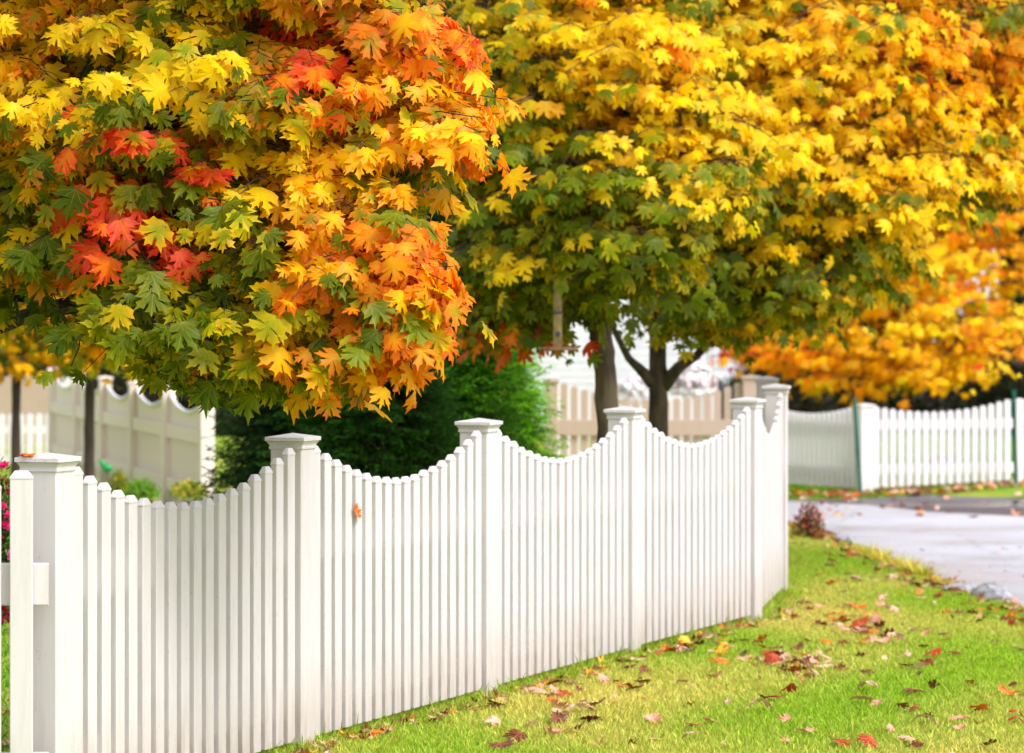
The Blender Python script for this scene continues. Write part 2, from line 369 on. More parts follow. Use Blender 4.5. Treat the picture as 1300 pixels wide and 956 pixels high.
def drive_mat(name, c1, c2, rough, wet):
    m, nt, b = new_mat(name); L = nt.links.new; tc = N(nt, 'ShaderNodeTexCoord')
    mp = N(nt, 'ShaderNodeMapping'); mp.inputs['Scale'].default_value = (.8, .9, 1); L(tc.outputs['Object'], mp.inputs[0])
    a = N(nt, 'ShaderNodeTexNoise', Scale=.6, Detail=5); g = N(nt, 'ShaderNodeTexNoise', Scale=55, Detail=4)
    L(mp.outputs[0], a.inputs['Vector']); L(tc.outputs['Object'], g.inputs['Vector'])
    r = ramp(nt, [(.3, c1), (.7, c2)]); L(a.outputs['Fac'], r.inputs[0])
    r2 = ramp(nt, [(.3, .7), (.7, 1.1)]); L(g.outputs['Fac'], r2.inputs[0])
    mu = N(nt, 'ShaderNodeMix', data_type='RGBA', blend_type='MULTIPLY'); mu.inputs[0].default_value = 1
    L(r.outputs[0], mu.inputs[6]); L(r2.outputs[0], mu.inputs[7]); L(mu.outputs[2], b.inputs['Base Color'])
    v = N(nt, 'ShaderNodeTexVoronoi', feature='DISTANCE_TO_EDGE', Scale=.55); wv = N(nt, 'ShaderNodeTexNoise', Scale=1.5, Detail=5); L(tc.outputs['Object'], wv.inputs['Vector'])
    va = N(nt, 'ShaderNodeMix', data_type='RGBA'); va.inputs[0].default_value = .25; L(tc.outputs['Object'], va.inputs[6]); L(wv.outputs['Color'], va.inputs[7]); L(va.outputs[2], v.inputs['Vector'])
    rc = ramp(nt, [(.003, .8), (.015, 1.)]); L(v.outputs['Distance'], rc.inputs[0])
    m2 = N(nt, 'ShaderNodeMix', data_type='RGBA', blend_type='MULTIPLY'); m2.inputs[0].default_value = 1; L(mu.outputs[2], m2.inputs[6]); L(rc.outputs[0], m2.inputs[7])
    st = N(nt, 'ShaderNodeTexNoise', Scale=.7, Detail=6, Roughness=.7); L(tc.outputs['Object'], st.inputs['Vector']); rs = ramp(nt, [(.3, .75), (.5, 1.)]); L(st.outputs['Fac'], rs.inputs[0])
    m3 = N(nt, 'ShaderNodeMix', data_type='RGBA', blend_type='MULTIPLY'); m3.inputs[0].default_value = 1; L(m2.outputs[2], m3.inputs[6]); L(rs.outputs[0], m3.inputs[7]); L(m3.outputs[2], b.inputs['Base Color'])
    rr = ramp(nt, [(.35, wet), (.62, rough)]); L(a.outputs['Fac'], rr.inputs[0]); L(rr.outputs[0], b.inputs['Roughness'])
    bp = N(nt, 'ShaderNodeBump', Strength=.25, Distance=.006); L(g.outputs['Fac'], bp.inputs['Height']); L(bp.outputs[0], b.inputs['Normal'])
    return m
M['drive'] = drive_mat('pale wet concrete', (.42, .435, .465), (.56, .57, .605), .6, .3)
M['asphalt'] = drive_mat('dark wet asphalt', (.045, .045, .06), (.09, .085, .11), .55, .18)
def sheet(name, outer, z, mat):
    o = mesh_obj(name, [(x, y, z) for x, y in outer], [tuple(range(len(outer)))], mat); tag(o, kind='structure'); return o
def gp(px, py, z=-.28):
    Y = (ZC-z)*F/(py-HY); return ((px-650)*Y/F, Y)
sheet('driveway', [(2.2, 5), (9, 5), (12, 30), gp(1330, 657), gp(1180, 650), gp(1100, 641), gp(1010, 636.5), (2.4, 39.6), (1.5, 39.6), (1.5, 34)], -.280, M['drive'])
sheet('road', [(2.4, 37.0), (4, 30), (30, 30), (30, 47), gp(1420, 611), gp(1300, 617.5), gp(1200, 625.5), gp(1098, 632.5), gp(1003, 633.5), (2.5, 40.4), (1.2, 40.4)], -.286, M['asphalt'])

# grass blades
def fence_line_x(Y): return -1.664+(Y-13.02)*.3654
def blades(name, X, Y, hgt, width, cols, kind='stuff', label=None, cat=None, lean=.5, mat=None):
    n = len(X); Z = ground_z(X, Y); base = np.stack([X, Y, Z-.004], 1)
    a = rng.uniform(0, 2*math.pi, n); w = np.stack([np.cos(a), np.sin(a), 0*a], 1)*width[:, None]/2
    ld = rng.normal(0, lean, (n, 2)); tip = base+np.stack([ld[:, 0]*hgt, ld[:, 1]*hgt, hgt], 1)
    midp = base+(tip-base)*.5+np.array([0, 0, 1])*hgt[:, None]*.12
    V = np.stack([base-w, base+w, midp+w*.8, midp-w*.8, tip], 1).reshape(-1, 3)
    t = np.array([(0, 1, 2), (0, 2, 3), (3, 2, 4)]); Fc = (np.arange(n)[:, None, None]*5+t[None]).reshape(-1, 3)
    C = np.repeat(np.concatenate([cols, np.ones((n, 1))], 1), 5, axis=0)
    o = mesh_obj(name, V, Fc, mat or M['blade'], attrs={'leaf_color': C}); tag(o, label, cat, kind=kind); return o
def patch(X, Y):
    return .72+.62*np.sin(X*2.1+1.3*np.sin(Y*.9)+.5)*np.sin(Y*.8+1.1*np.sin(X*1.7))
rng = np.random.default_rng(5)
n = 380000
Y = 13+22*rng.random(n)**1.25; lo = np.minimum(fence_line_x(Y)-.35, 1.35); X = lo+rng.random(n)*(np.maximum(edge_x(Y)+.05, lo+.4)-lo)
keep = (X < edge_x(Y)+.03*rng.normal(size=n)) & ((X-0)/Y*F+650 < 1330)
X = X[keep]; Y = Y[keep]; n = len(X)
pt = np.clip(patch(X, Y)+.25*rng.normal(size=n), 0, 1)[:, None]
g = lin((140, 180, 26)); y2 = lin((208, 196, 96)); cols = (g*(1-pt**1.6)+y2*pt**1.6)*rng.uniform(.7, 1.3, (n, 1))
blades('grass', X, Y, rng.uniform(.018, .042, n), rng.uniform(.004, .008, n), cols, label='short green and straw coloured lawn grass', cat='grass')
n = 17000; Y = rng.uniform(13.2, 23.4, n); X = np.where(Y < 21.3, fence_line_x(Y), 1.42+(Y-21.3)*.14)+rng.normal(.06, .06, n)
blades('grass', X, Y, rng.uniform(.02, .06, n)*np.where(rng.random(n) < .04, 2., 1), rng.uniform(.004, .007, n), (lin((146, 176, 34))*rng.uniform(.6, 1.2, (n, 1))+lin((190, 176, 110))*(rng.random((n, 1)) < .2)*.5), label='longer untrimmed grass along the foot of the white fence', cat='grass')
n = 60000
X = rng.uniform(-4.5, 1.0, n); Y = rng.uniform(12, 30, n); k = X < fence_line_x(Y)-.1; X = X[k]; Y = Y[k]; n = len(X)
blades('grass', X, Y, rng.uniform(.02, .05, n), rng.uniform(.006, .01, n), lin((96, 146, 24))*rng.uniform(.7, 1.25, (n, 1)), label='green grass of the yard behind the white fence', cat='grass')
n = 90000
X = rng.uniform(2.0, 9.5, n); Y = rng.uniform(40.5, 60, n)
vy = np.interp(X, [2.5, 4.0, 5.1, 7], [40.7, 40.75, 41.5, 43.0]); k = Y > vy; X = X[k]; Y = Y[k]; n = len(X)
blades('grass', X, Y, rng.uniform(.03, .06, n), rng.uniform(.012, .02, n), lin((118, 160, 24))*rng.uniform(.7, 1.25, (n, 1)), label='bright grass verge and lawn beyond the dark road', cat='grass')

# ------------------------------------------------------------------ fences
def frame(A, B):
    A = np.array(A, float); B = np.array(B, float); L = np.linalg.norm(B-A); u = (B-A)/L; v = np.array([u[1], -u[0]])
    return A, u, v, L
def oct_ring(c, u, v, hu, hv, z, ch):
    P = [(hu, -hv+ch), (hu, hv-ch), (hu-ch, hv), (-hu+ch, hv), (-hu, hv-ch), (-hu, -hv+ch), (-hu+ch, -hv), (hu-ch, -hv)]
    return [(c[0]+a*u[0]+b_*v[0], c[1]+a*u[1]+b_*v[1], z) for a, b_ in P]
def picket(root, c, u, v, w, t, zb, zt, mat, style='pyramid'):
    if style == 'pyramid':
        hu, hv = w/2, t/2; zs = zt-.030
        R = [oct_ring(c, u, v, hu, hv, z, .003) for z in (zb, zs)]
        R += [oct_ring(c, u, v, hu+.0018, hv+.0018, zs+.001, .003), oct_ring(c, u, v, hu+.0018, hv+.0018, zs+.006, .003),
              oct_ring(c, u, v, hu*.60, hv*.55, zt-.001, .002), oct_ring(c, u, v, hu*.52, hv*.45, zt, .002)]
        V, Fc = loft(R)
    else:
        hu = w/2; pr = [(-hu, zb), (hu, zb)]
        for a in np.linspace(0, math.pi, 9): pr.append((hu*math.cos(a), zt-hu*.9+hu*.9*math.sin(a)))
        V, Fc = loft([[(c[0]+a*u[0]+s*t/2*v[0], c[1]+a*u[1]+s*t/2*v[1], z) for a, z in pr] for s in (-1, 1)])
    return mesh_obj('picket', V, Fc, mat, root)
def sq(c, u, v, h, z, ch=.004): return oct_ring(c, u, v, h, h, z, ch)
def post(root, c, u, v, zb, zt, h, mat, cap=1.0):
    V, Fc = loft([sq(c, u, v, h, z, .005) for z in (zb, zt-.065*cap)])
    p = mesh_obj('post', V, Fc, mat, root)
    k = h/.071
    prof = [(-.066, .0735), (-.064, .0765), (-.056, .0765), (-.054, .0740), (-.047, .0755), (-.040, .0800), (-.034, .0845), (-.033, .0815), (-.031, .0895), (-.017, .0895), (-.0155, .088), (-.001, .008), (0, .004)]
    V, Fc = loft([sq(c, u, v, a*k, zt+dz*cap, min(.002, a*k*.3)) for dz, a in prof])
    mesh_obj('post_cap', V, Fc, mat, p); return p
def rail(root, A, B, off, z0, z1, th, mat, e0=.0, e1=.0):
    A, u, v, L = frame(A, B); R = []
    for s in (e0, L-e1):
        c = A+u*s+v*off
        R.append([(c[0]+a*v[0], c[1]+a*v[1], z) for a, z in ((-th/2, z0+.004), (-th/2+.004, z0), (th/2-.004, z0), (th/2, z0+.004), (th/2, z1-.004), (th/2-.004, z1), (-th/2+.004, z1), (-th/2, z1-.004))])
    V, Fc = loft(R); return mesh_obj('rail', V, Fc, mat, root)
def bay(root, A, B, n, ztop, zmid, zb, w, t, off, mat, style='pyramid', pitch=None, gz=(0, 0), rnd=None):
    A, u, v, L = frame(A, B); pitch = pitch or L/(n+.6)
    for i in range(n):
        s = L/2+(i-(n-1)/2)*pitch; uu = (i-(n-1)/2)/((n-1)/2)
        z = zmid+(ztop-zmid)*(abs(uu)**1.9)+gz[0]*(1-s/L)+gz[1]*s/L
        jz, jt = (random.gauss(0, .0015), random.gauss(0, .0012)) if rnd else (0, 0)
        a = random.gauss(0, .006) if rnd else 0
        c = A+u*(s+jt)+v*(off+random.gauss(0, .0006)); u2 = u*math.cos(a)+v*math.sin(a); v2 = np.array([u2[1], -u2[0]])
        picket(root, c, u2, v2, w, t, zb+gz[0]*(1-s/L)+gz[1]*s/L, z+jz, mat, style)

TH = math.radians(20.07); U = np.array([math.sin(TH), math.cos(TH)]); VV = np.array([U[1], -U[0]])
P1 = np.array([(61-650)/F*13.02, 13.02]); BL = 2.2
PS = [P1+U*BL*i for i in range(5)]
PS[4] = PS[4]+np.array([.03, 0]); P6 = np.array([(985.5-650)/F*23.45, 23.45]); P7 = np.array([(973-650)/F*26.3, 26.3])
W = M['vinyl']
fr = empty('picket_fence', (P1[0], P1[1], 0), 'white picket fence with scalloped tops running from the lower left corner to the driveway', 'fence')
for i, p in enumerate(PS): post(fr, p, U, VV, -.03, 1.317, .071, W)
for i in range(4):
    bay(fr, PS[i], PS[i+1], 18, 1.262, 1.087, .045, .070, .028, .040, W, pitch=.1133, rnd=1)
    for z0, z1 in ((.775, .925), (.14, .26)): rail(fr, PS[i], PS[i+1], .005, z0, z1, .038, W, .071, .071)
_, u6, v6, _ = frame(PS[4], P6); post(fr, P6, u6, v6, -.03, 1.350, .071, W)
bay(fr, PS[4], P6, 17, 1.29, 1.06, .045, .070, .028, .040, W, pitch=.1133, rnd=1)
for z0, z1 in ((.775, .925), (.14, .26)): rail(fr, PS[4], P6, .005, z0, z1, .038, W, .071, .071)
_, u7, v7, _ = frame(P6, P7); post(fr, P7, u7, v7, -.05, 1.345, .071, W)
for z0, z1 in ((.775, .925), (.14, .26)): rail(fr, P6, P7, .005, z0, z1, .038, W, .071, .071)
for s in (.25, .5, .75):   # short closing panel between the two last posts
    picket(fr, P6+(P7-P6)*s+v7*.04, u7, v7, .07, .028, .045, 1.12, W)

# section that leaves the first post to the left
la = np.array([(61.5-650)/F*12.86, 12.86]); lb = la+np.array([-2.3, -.07])
lf = empty('picket_fence', (la[0], la[1], 0), 'white fence section joining the first post from the left edge, its top rail end showing', 'fence')
_, ul, vl, _ = frame(lb, la)
rail(lf, lb, la, 0, .782, .932, .038, W); rail(lf, lb, la, 0, .14, .26, .038, W)
for i in range(19):
    c = np.array([(27.5-650)/F*12.82, 12.82])-ul*.112*i+vl*.006
    picket(lf, c, ul, vl, .080, .028, .045, 1.262-.175*(1-abs((i-9)/9)**1.9), W)
post(lf, lb-ul*.06, ul, vl, -.03, 1.317, .071, W)

# far white fence, beyond the road
FV = M['farvinyl']; C0 = np.array([4.09, 42.0]); CL = C0+2.2*np.array([-.51, .86]); CR = np.array([5.93, 42.6]); CR2 = np.array([7.8, 43.2])
ff = empty('picket_fence', (4.09, 42, -.29), 'white round-topped picket fence beyond the road, with a corner post and green stakes against it', 'fence')
u_, v_ = frame(C0, CR)[1:3]
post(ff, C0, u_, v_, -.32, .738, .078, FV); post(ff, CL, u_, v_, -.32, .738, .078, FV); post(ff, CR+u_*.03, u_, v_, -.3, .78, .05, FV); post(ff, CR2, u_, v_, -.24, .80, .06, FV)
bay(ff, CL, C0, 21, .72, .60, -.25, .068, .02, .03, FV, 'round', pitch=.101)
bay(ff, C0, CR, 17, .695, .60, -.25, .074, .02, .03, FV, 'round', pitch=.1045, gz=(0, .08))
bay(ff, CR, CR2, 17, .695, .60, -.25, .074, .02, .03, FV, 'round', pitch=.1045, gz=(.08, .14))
for z0, z1 in ((.40, .52), (-.12, -.0)):
    rail(ff, CL, C0, .0, z0, z1, .03, FV, .07, .07)
    rail(ff, C0, CR, .0, z0+.03, z1+.03, .03, FV, .07, .04); rail(ff, CR, CR2, .0, z0+.1, z1+.1, .03, FV, .07, .04)

# beige fence seen from behind, rail towards the camera
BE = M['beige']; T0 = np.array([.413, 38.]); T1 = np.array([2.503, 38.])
tf = empty('picket_fence', (.413, 38, -.19), 'beige round-topped fence seen from its rail side behind the two dark trunks', 'fence')
u_, v_ = frame(T0, T1)[1:3]
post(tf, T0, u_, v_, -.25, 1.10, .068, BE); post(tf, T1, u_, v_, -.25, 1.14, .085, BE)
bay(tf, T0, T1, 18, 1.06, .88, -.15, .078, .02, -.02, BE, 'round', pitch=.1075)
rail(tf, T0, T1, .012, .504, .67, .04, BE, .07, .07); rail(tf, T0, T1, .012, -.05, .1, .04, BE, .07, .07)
# white fence behind the beige one
wf = empty('picket_fence', (.6, 44.5, -.29), 'plain white picket fence glimpsed through the gaps of the beige fence', 'fence')
WA = np.array([.5, 44.5]); WB = np.array([2.46, 44.5]); u_, v_ = frame(WA, WB)[1:3]
bay(wf, WA, WB, 17, .93, .72, -.25, .08, .02, .02, FV, 'round', pitch=.115)
post(wf, WA, u_, v_, -.3, 1.02, .06, FV); post(wf, WB, u_, v_, -.3, 1.02, .06, FV)
rail(wf, WA, WB, 0, .35, .47, .03, FV, .06, .06)

# cream panel fence at the left, running away from us
CR_ = M['cream']
def cpt(k): return np.array([-5.82+.574*k, 46-2.2*k])
pf = empty('panel_fence', (-2.95, 35, 0), 'cream boarded fence with scooped tops running away behind the slim tree at the left', 'fence')
_, uc, vc, _ = frame(cpt(0), cpt(1))
for k in range(6): post(pf, cpt(k), uc, vc, -.3, 1.09-.012*k, .068, CR_)
for k in range(5):
    A, B = cpt(k), cpt(k+1); A_, u_, v_, L_ = frame(A, B)
    prof = [(.068, -.12)]; top = []
    for s in np.linspace(.068, L_-.068, 15):
        x = (s-L_/2)/(L_/2); top.append((s, (.84+.17*abs(x)**2.)-.012*k))
    pr = [(.068, -.15), (L_-.068, -.15)]+top[::-1]
    V, Fc = loft([[(A[0]+a*u_[0]+q*v_[0], A[1]+a*u_[1]+q*v_[1], z) for a, z in pr] for q in (-.012-.02, .012-.02)])
    mesh_obj('board_panel', V, Fc, CR_, pf)
    R = [tube([np.array([A[0]+a*u_[0]+.0*v_[0], A[1]+a*u_[1]-.02*v_[1], z+.01]) for a, z in top], [.024]*len(top), 6)]
    mesh_obj('top_trim', *R[0], FV, pf, smooth=True)
    rail(pf, A, B, .02, .52, .66, .04, CR_, .068, .068); rail(pf, A, B, .02, -.02, .12, .04, CR_, .068, .068)
    for q in range(1, 10):
        s = .068+(L_-.136)*q/10; V, Fc = loft([[(A[0]+(s+a)*u_[0]+q2*v_[0], A[1]+(s+a)*u_[1]+q2*v_[1], z) for a, q2 in ((-.006, -.008), (.006, -.008), (.006, 0), (-.006, 0))] for z in (.121, .519)])
        mesh_obj('batten', V, Fc, CR_, pf)
lp = empty('picket_fence', at(-60, 592, 48)*[1, 1, 0]+[0, 0, -.29], 'low white picket fence standing just left of the cream boarded fence', 'fence')
A = at(-60, 0, 47.5)[:2]; B = at(66, 0, 47.5)[:2]; bay(lp, A, B, 11, .47, .46, -.28, .085, .02, .02, FV, 'round', pitch=.122); rail(lp, A, B, 0, .2, .3, .03, FV, .0, .0); rail(lp, A, B, 0, -.2, -.1, .03, FV, .0, .0)
tl = empty('panel_fence', at(30, 592, 54)*[1, 1, 0]+[0, 0, -.29], 'wavy-topped solid fence at the far left behind the low white pickets', 'fence')
A = at(-60, 0, 54)[:2]; B = at(85, 0, 54)[:2]
top = [(s, .70+.17*math.exp(-((s-.98)/.33)**2)) for s in np.linspace(0, B[0]-A[0], 30)]; pr = [(0, -.3), (B[0]-A[0], -.3)]+top[::-1]
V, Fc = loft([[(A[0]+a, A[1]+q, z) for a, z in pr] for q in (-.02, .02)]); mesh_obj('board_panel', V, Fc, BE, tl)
for q in (0, 1): post(tl, (A if q == 0 else B), np.array([1., 0]), np.array([0, -1.]), -.3, .95, .06, FV)

# green steel stakes
for (a, b_, lab) in ((at(1084.5, 505, 41.6), at(1092.5, 626, 41.5), 'green steel stake leaning beside the white corner post across the road'),
                     (at(1287, 495, 42.1), at(1290, 613, 42.1), 'green steel stake standing upright near the right end of the far white fence')):
    r = empty('fence_stake', (b_[0], b_[1], b_[2]), lab, 'stake')
    d = (b_-a); ax = np.array([1., 0, 0]); R = []
    for t in (0., 1.06):
        c = a+d*t; R.append([tuple(c+np.array(q)) for q in ((-.022, 0, 0), (-.022, -.006, 0), (-.004, -.008, 0), (-.004, -.034, 0), (.004, -.034, 0), (.004, -.008, 0), (.022, -.006, 0), (.022, 0, 0))])
    parts = [loft(R)]
    for t in np.linspace(.05, .9, 14):
        c = a+d*t; parts.append(box(c[0]-.014, c[0]+.014, c[1]-.044, c[1]-.032, c[2]-.006, c[2]+.006))
    V, Fc = cat_mesh(parts); mesh_obj('shaft', V, Fc, M['steelgreen'], r)

# ------------------------------------------------------------------ maple in front, at the left
def lobe(px, py, Y, rx, rz, ry, w=1.): 
    return (at(px, py, Y), np.array([rx*Y/F, ry, rz*Y/F]), w)
def zone(px, py, Y, rpx, pal, s=1.): return (at(px, py, Y), rpx*Y/F, pal, s)
t1 = empty('maple_tree', (-2.75, 15.6, 0), 'maple at the left edge with big sharp leaves in green, gold and flaming red', 'tree', 'maples turning colour')
lobes1 = [lobe(20, 90, 14.5, 190, 235, .8), lobe(230, 160, 14.1, 190, 225, .75), lobe(205, 385, 13.9, 78, 82, .42), lobe(40, 275, 14.3, 130, 72, .5, .8),
          lobe(425, 120, 14.2, 160, 160, .6), lobe(440, 375, 13.6, 88, 98, .38, 1.15), lobe(515, 335, 13.6, 45, 90, .3), lobe(575, 145, 13.8, 42, 48, .28, .8),
          lobe(325, 400, 13.8, 85, 70, .4, 1.1), lobe(300, -80, 14.3, 320, 110, .8, .7), lobe(380, 270, 13.9, 150, 120, .5, 1.1), lobe(-180, 130, 14.8, 160, 220, .8, .5),
          lobe(525, 30, 13.9, 60, 60, .35)]
zones1 = [zone(190, 195, 14, 50, 'red', 3.5), zone(150, 250, 14, 34, 'red', 5), zone(215, 270, 14, 34, 'red', 3.5), zone(225, 290, 14, 30, 'orange', 3), zone(110, 60, 14, 150, 'yellow', 1.6), zone(330, 250, 14, 70, 'yellow', 1.6), zone(60, 80, 14, 70, 'gold', .8),
          zone(340, 30, 14, 50, 'orange', 1.2), zone(430, 80, 14, 40, 'red', 1.4), zone(560, 15, 14, 50, 'red', 2.2), zone(330, 60, 14, 30, 'red', 1.), zone(490, 130, 14, 90, 'gold', 1.8), zone(600, 150, 14, 60, 'orange', 2), zone(500, 240, 14, 90, 'gold', 1.6), zone(480, 60, 14, 60, 'orange', 1.2),
          zone(440, 430, 13.6, 80, 'orange', 1.6), zone(500, 360, 13.6, 80, 'orange', 1.8), zone(450, 470, 13.6, 80, 'gold', 2.4), zone(420, 400, 13.6, 70, 'gold', 1.5), zone(460, 460, 13.6, 35, 'red', 1.6), zone(400, 340, 13.6, 40, 'orange', 1.2), zone(540, 300, 13.6, 50, 'orange', 2.), zone(560, 60, 14, 60, 'orange', 1.5), zone(20, 370, 14, 40, 'orange', 1.6), zone(40, 240, 14, 60, 'gold', .8),
          zone(220, 390, 14, 120, 'green', 3.2), zone(90, 170, 14, 70, 'green', 1.4), zone(60, 330, 14, 90, 'green', 1.6), zone(330, 370, 14, 70, 'lime', 1.4), zone(230, 80, 14, 70, 'green', 1.2), zone(360, 190, 14, 80, 'lime', 1.4), zone(200, 470, 14, 90, 'green', 1.5), zone(320, 480, 14, 50, 'lime', 1.4)]
tp = [(-2.75, 15.6, -.05), (-2.72, 15.58, .8), (-2.68, 15.5, 1.7), (-2.55, 15.3, 2.5), (-2.45, 15.1, 3.6)]
trunk(t1, tp, [.105, .09, .08, .065, .04], M['bark'])
def org1(c):
    z = np.clip(c[2]-.35, 1.6, 3.2); return np.array([np.interp(z, [.8, 1.7, 2.5, 3.6], [-2.72, -2.68, -2.55, -2.45]), np.interp(z, [.8, 1.7, 2.5, 3.6], [15.58, 15.5, 15.3, 15.1]), z]), .07
limbs(t1, org1, lobes1, M['barkdark'], .026)
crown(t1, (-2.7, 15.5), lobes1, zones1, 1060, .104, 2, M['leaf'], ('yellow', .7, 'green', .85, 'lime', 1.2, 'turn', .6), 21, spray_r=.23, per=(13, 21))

# ------------------------------------------------------------------ the two maples behind the fence
g2 = 'maples turning colour'
t2 = empty('maple_tree', tuple(at(772, 0, 22.6)*[1, 1, 0]), 'maple with the thick mossy trunk behind the fence, green leaves below and yellow above', 'tree', g2)
b2 = at(772, 0, 22.6)*[1, 1, 0]
trunk(t2, [b2+[0, 0, -.05], at(773, 560, 22.6), at(768, 470, 22.6), at(762, 415, 22.6), at(735, 340, 22.5), at(722, 250, 22.4), at(735, 120, 22.3), at(745, -80, 22.3)], [.088, .074, .069, .07, .05, .042, .035, .02], M['bark'], seed=4, wv=.003)
lobes2 = [lobe(640, 110, 22.3, 105, 130, .9), lobe(640, 290, 22.2, 90, 100, .7), lobe(780, 90, 22.1, 130, 130, .9), lobe(780, 245, 21.9, 120, 85, .8), lobe(675, 335, 22.4, 100, 58, .6), lobe(800, 310, 21.9, 70, 42, .5), lobe(645, 410, 22.4, 55, 30, .3, .8),
          lobe(760, -60, 22.3, 200, 90, .9, .6), lobe(865, 190, 21.9, 85, 90, .6)]
zones2 = [zone(860, 110, 22, 130, 'yellow', 2.2), zone(780, 110, 22, 120, 'yellow', 1.4), zone(740, 170, 22, 50, 'gold', 1.5), zone(700, 40, 22, 90, 'yellow', 1.2), zone(640, 240, 22, 50, 'yellow', .7), zone(655, 450, 22.3, 42, 'red', 3), zone(620, 420, 22.3, 30, 'orange', 2.), zone(830, 10, 22, 50, 'orange', 1),
          zone(660, 300, 22, 120, 'green', 2.2), zone(770, 290, 22, 140, 'green', 1.9), zone(830, 300, 22, 50, 'lime', 1.4), zone(640, 150, 22, 80, 'green', .8), zone(800, 400, 22, 40, 'gold', .8), zone(720, 470, 22, 50, 'green', 2)]
def org2(c):
    z = np.clip(c[2]-.3, 1.75, 3.2); y = HY-(z-ZC)*F/22.5; return at(np.interp(y, [120, 250, 340, 415], [735, 722, 735, 762]), y, 22.5), .05
limbs(t2, org2, lobes2, M['barkdark'], .026, seed=50)
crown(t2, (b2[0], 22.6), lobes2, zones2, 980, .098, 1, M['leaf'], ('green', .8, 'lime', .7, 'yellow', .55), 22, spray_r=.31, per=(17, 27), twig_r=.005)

t3 = empty('maple_tree', tuple(at(836, 0, 25.2)*[1, 1, 0]), 'maple with the slimmer forked trunk behind the fence, its wide crown mostly bright yellow', 'tree', g2)
b3 = at(836, 0, 25.2)*[1, 1, 0]
trunk(t3, [b3+[0, 0, -.05], at(836, 560, 25.2), at(836, 480, 25.2), at(834, 400, 25.2), at(842, 300, 25.2), at(860, 150, 25.1), at(870, -60, 25)], [.08, .068, .068, .056, .048, .038, .02], M['bark'], seed=5, wv=.003)
for pts, rr in (([at(830, 487, 25.2), at(812, 468, 25.1), at(798, 455, 25), at(770, 400, 24.9)], [.05, .035, .026, .016]), ([at(842, 490, 25.2), at(862, 466, 25.1), at(884, 452, 25), at(950, 380, 24.6)], [.055, .04, .03, .016])):
    V, Fc = tube(pts, rr, 8); mesh_obj('limb', V, Fc, M['bark'], t3, smooth=True)
lobes3 = [lobe(930, 60, 24.3, 130, 120, .9), lobe(1080, 70, 24.3, 140, 130, .9), lobe(930, 190, 23.8, 115, 85, .8), lobe(1090, 230, 24.2, 120, 95, .8), lobe(900, 310, 24.2, 110, 72, .7), lobe(1010, 315, 24.4, 100, 70, .7), lobe(925, 378, 24.4, 80, 34, .5), lobe(985, 385, 24.5, 55, 34, .4, .9),
          lobe(1230, 60, 25.5, 120, 110, .9), lobe(1215, 190, 25.2, 95, 80, .7), lobe(1020, -80, 24.5, 260, 90, .9, .6), lobe(1110, 320, 25.0, 50, 45, .4, .7), lobe(880, 385, 25.6, 45, 26, .3, .5)]
zones3 = [zone(930, 130, 24, 140, 'yellow', 2.6), zone(1100, 130, 24, 150, 'yellow', 2.2), zone(1090, 200, 24, 60, 'yellow', 2), zone(1240, 80, 25, 110, 'gold', 2.2), zone(1180, 30, 25, 60, 'orange', 1.4), zone(1090, 60, 24, 50, 'orange', .8), zone(1200, 170, 25, 70, 'yellow', 2.), zone(960, 200, 24, 70, 'yellow', 2),
          zone(900, 310, 24, 120, 'green', 3.), zone(1030, 290, 24, 90, 'green', 2.2), zone(900, 420, 24, 80, 'green', 2), zone(1040, 290, 24, 40, 'yellow', 1.5), zone(1210, 230, 25, 50, 'green', 1.6), zone(940, 410, 24, 60, 'lime', 1.3), zone(1010, 390, 24, 45, 'lime', 1.2), zone(975, 455, 25, 30, 'gold', 1.4), zone(1100, 350, 25, 70, 'yellow', 1.4)]
def org3(c):
    z = np.clip(c[2]-.3, 1.85, 3.3); y = HY-(z-ZC)*F/25.2; return at(np.interp(y, [-60, 150, 300, 400], [870, 860, 842, 834]), y, 25.2), .05
limbs(t3, org3, lobes3, M['barkdark'], .026, seed=90)
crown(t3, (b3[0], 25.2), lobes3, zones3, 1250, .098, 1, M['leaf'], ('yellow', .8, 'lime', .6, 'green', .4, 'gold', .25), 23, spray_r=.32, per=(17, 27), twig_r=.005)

# orange maple beyond the road
t4 = empty('maple_tree', tuple(at(1335, 0, 46.5)*[1, 1, 0]+[0, 0, -.29]), 'orange and gold maple beyond the far white fence at the right edge', 'tree', g2)
b4 = at(1335, 0, 46.5)*[1, 1, 0]
trunk(t4, [b4+[0, 0, -.4], b4+[0, 0, .8], b4+[-.05, 0, 1.6], b4+[-.2, -.1, 3.5], b4+[-.25, -.2, 6]], [.17, .14, .13, .09, .04], M['bark'], seed=6)
lobes4 = [lobe(1010, 445, 44.6, 85, 38, .8), lobe(1100, 420, 44.5, 100, 70, 1.1), lobe(1195, 400, 44.6, 85, 80, 1.1), lobe(1130, 310, 44.8, 110, 85, 1.1), lobe(1200, 300, 45.2, 75, 50, .9, .7), lobe(1170, 455, 44.4, 85, 30, .8), lobe(1270, 400, 45, 50, 50, .8, .45), lobe(1050, 220, 45.5, 120, 120, 1.3),
          lobe(1200, 160, 45.5, 120, 110, 1.3), lobe(1240, 40, 46, 170, 120, 1.4), lobe(1060, 60, 46, 130, 130, 1.3), lobe(1430, 350, 46.5, 110, 150, 1.5, .6), lobe(1400, 150, 46.5, 130, 150, 1.5, .6), lobe(950, 420, 45, 60, 45, .7, .7), lobe(1245, 250, 45.4, 70, 60, .9, .8), lobe(1290, 330, 45.2, 40, 45, .7, .4)]
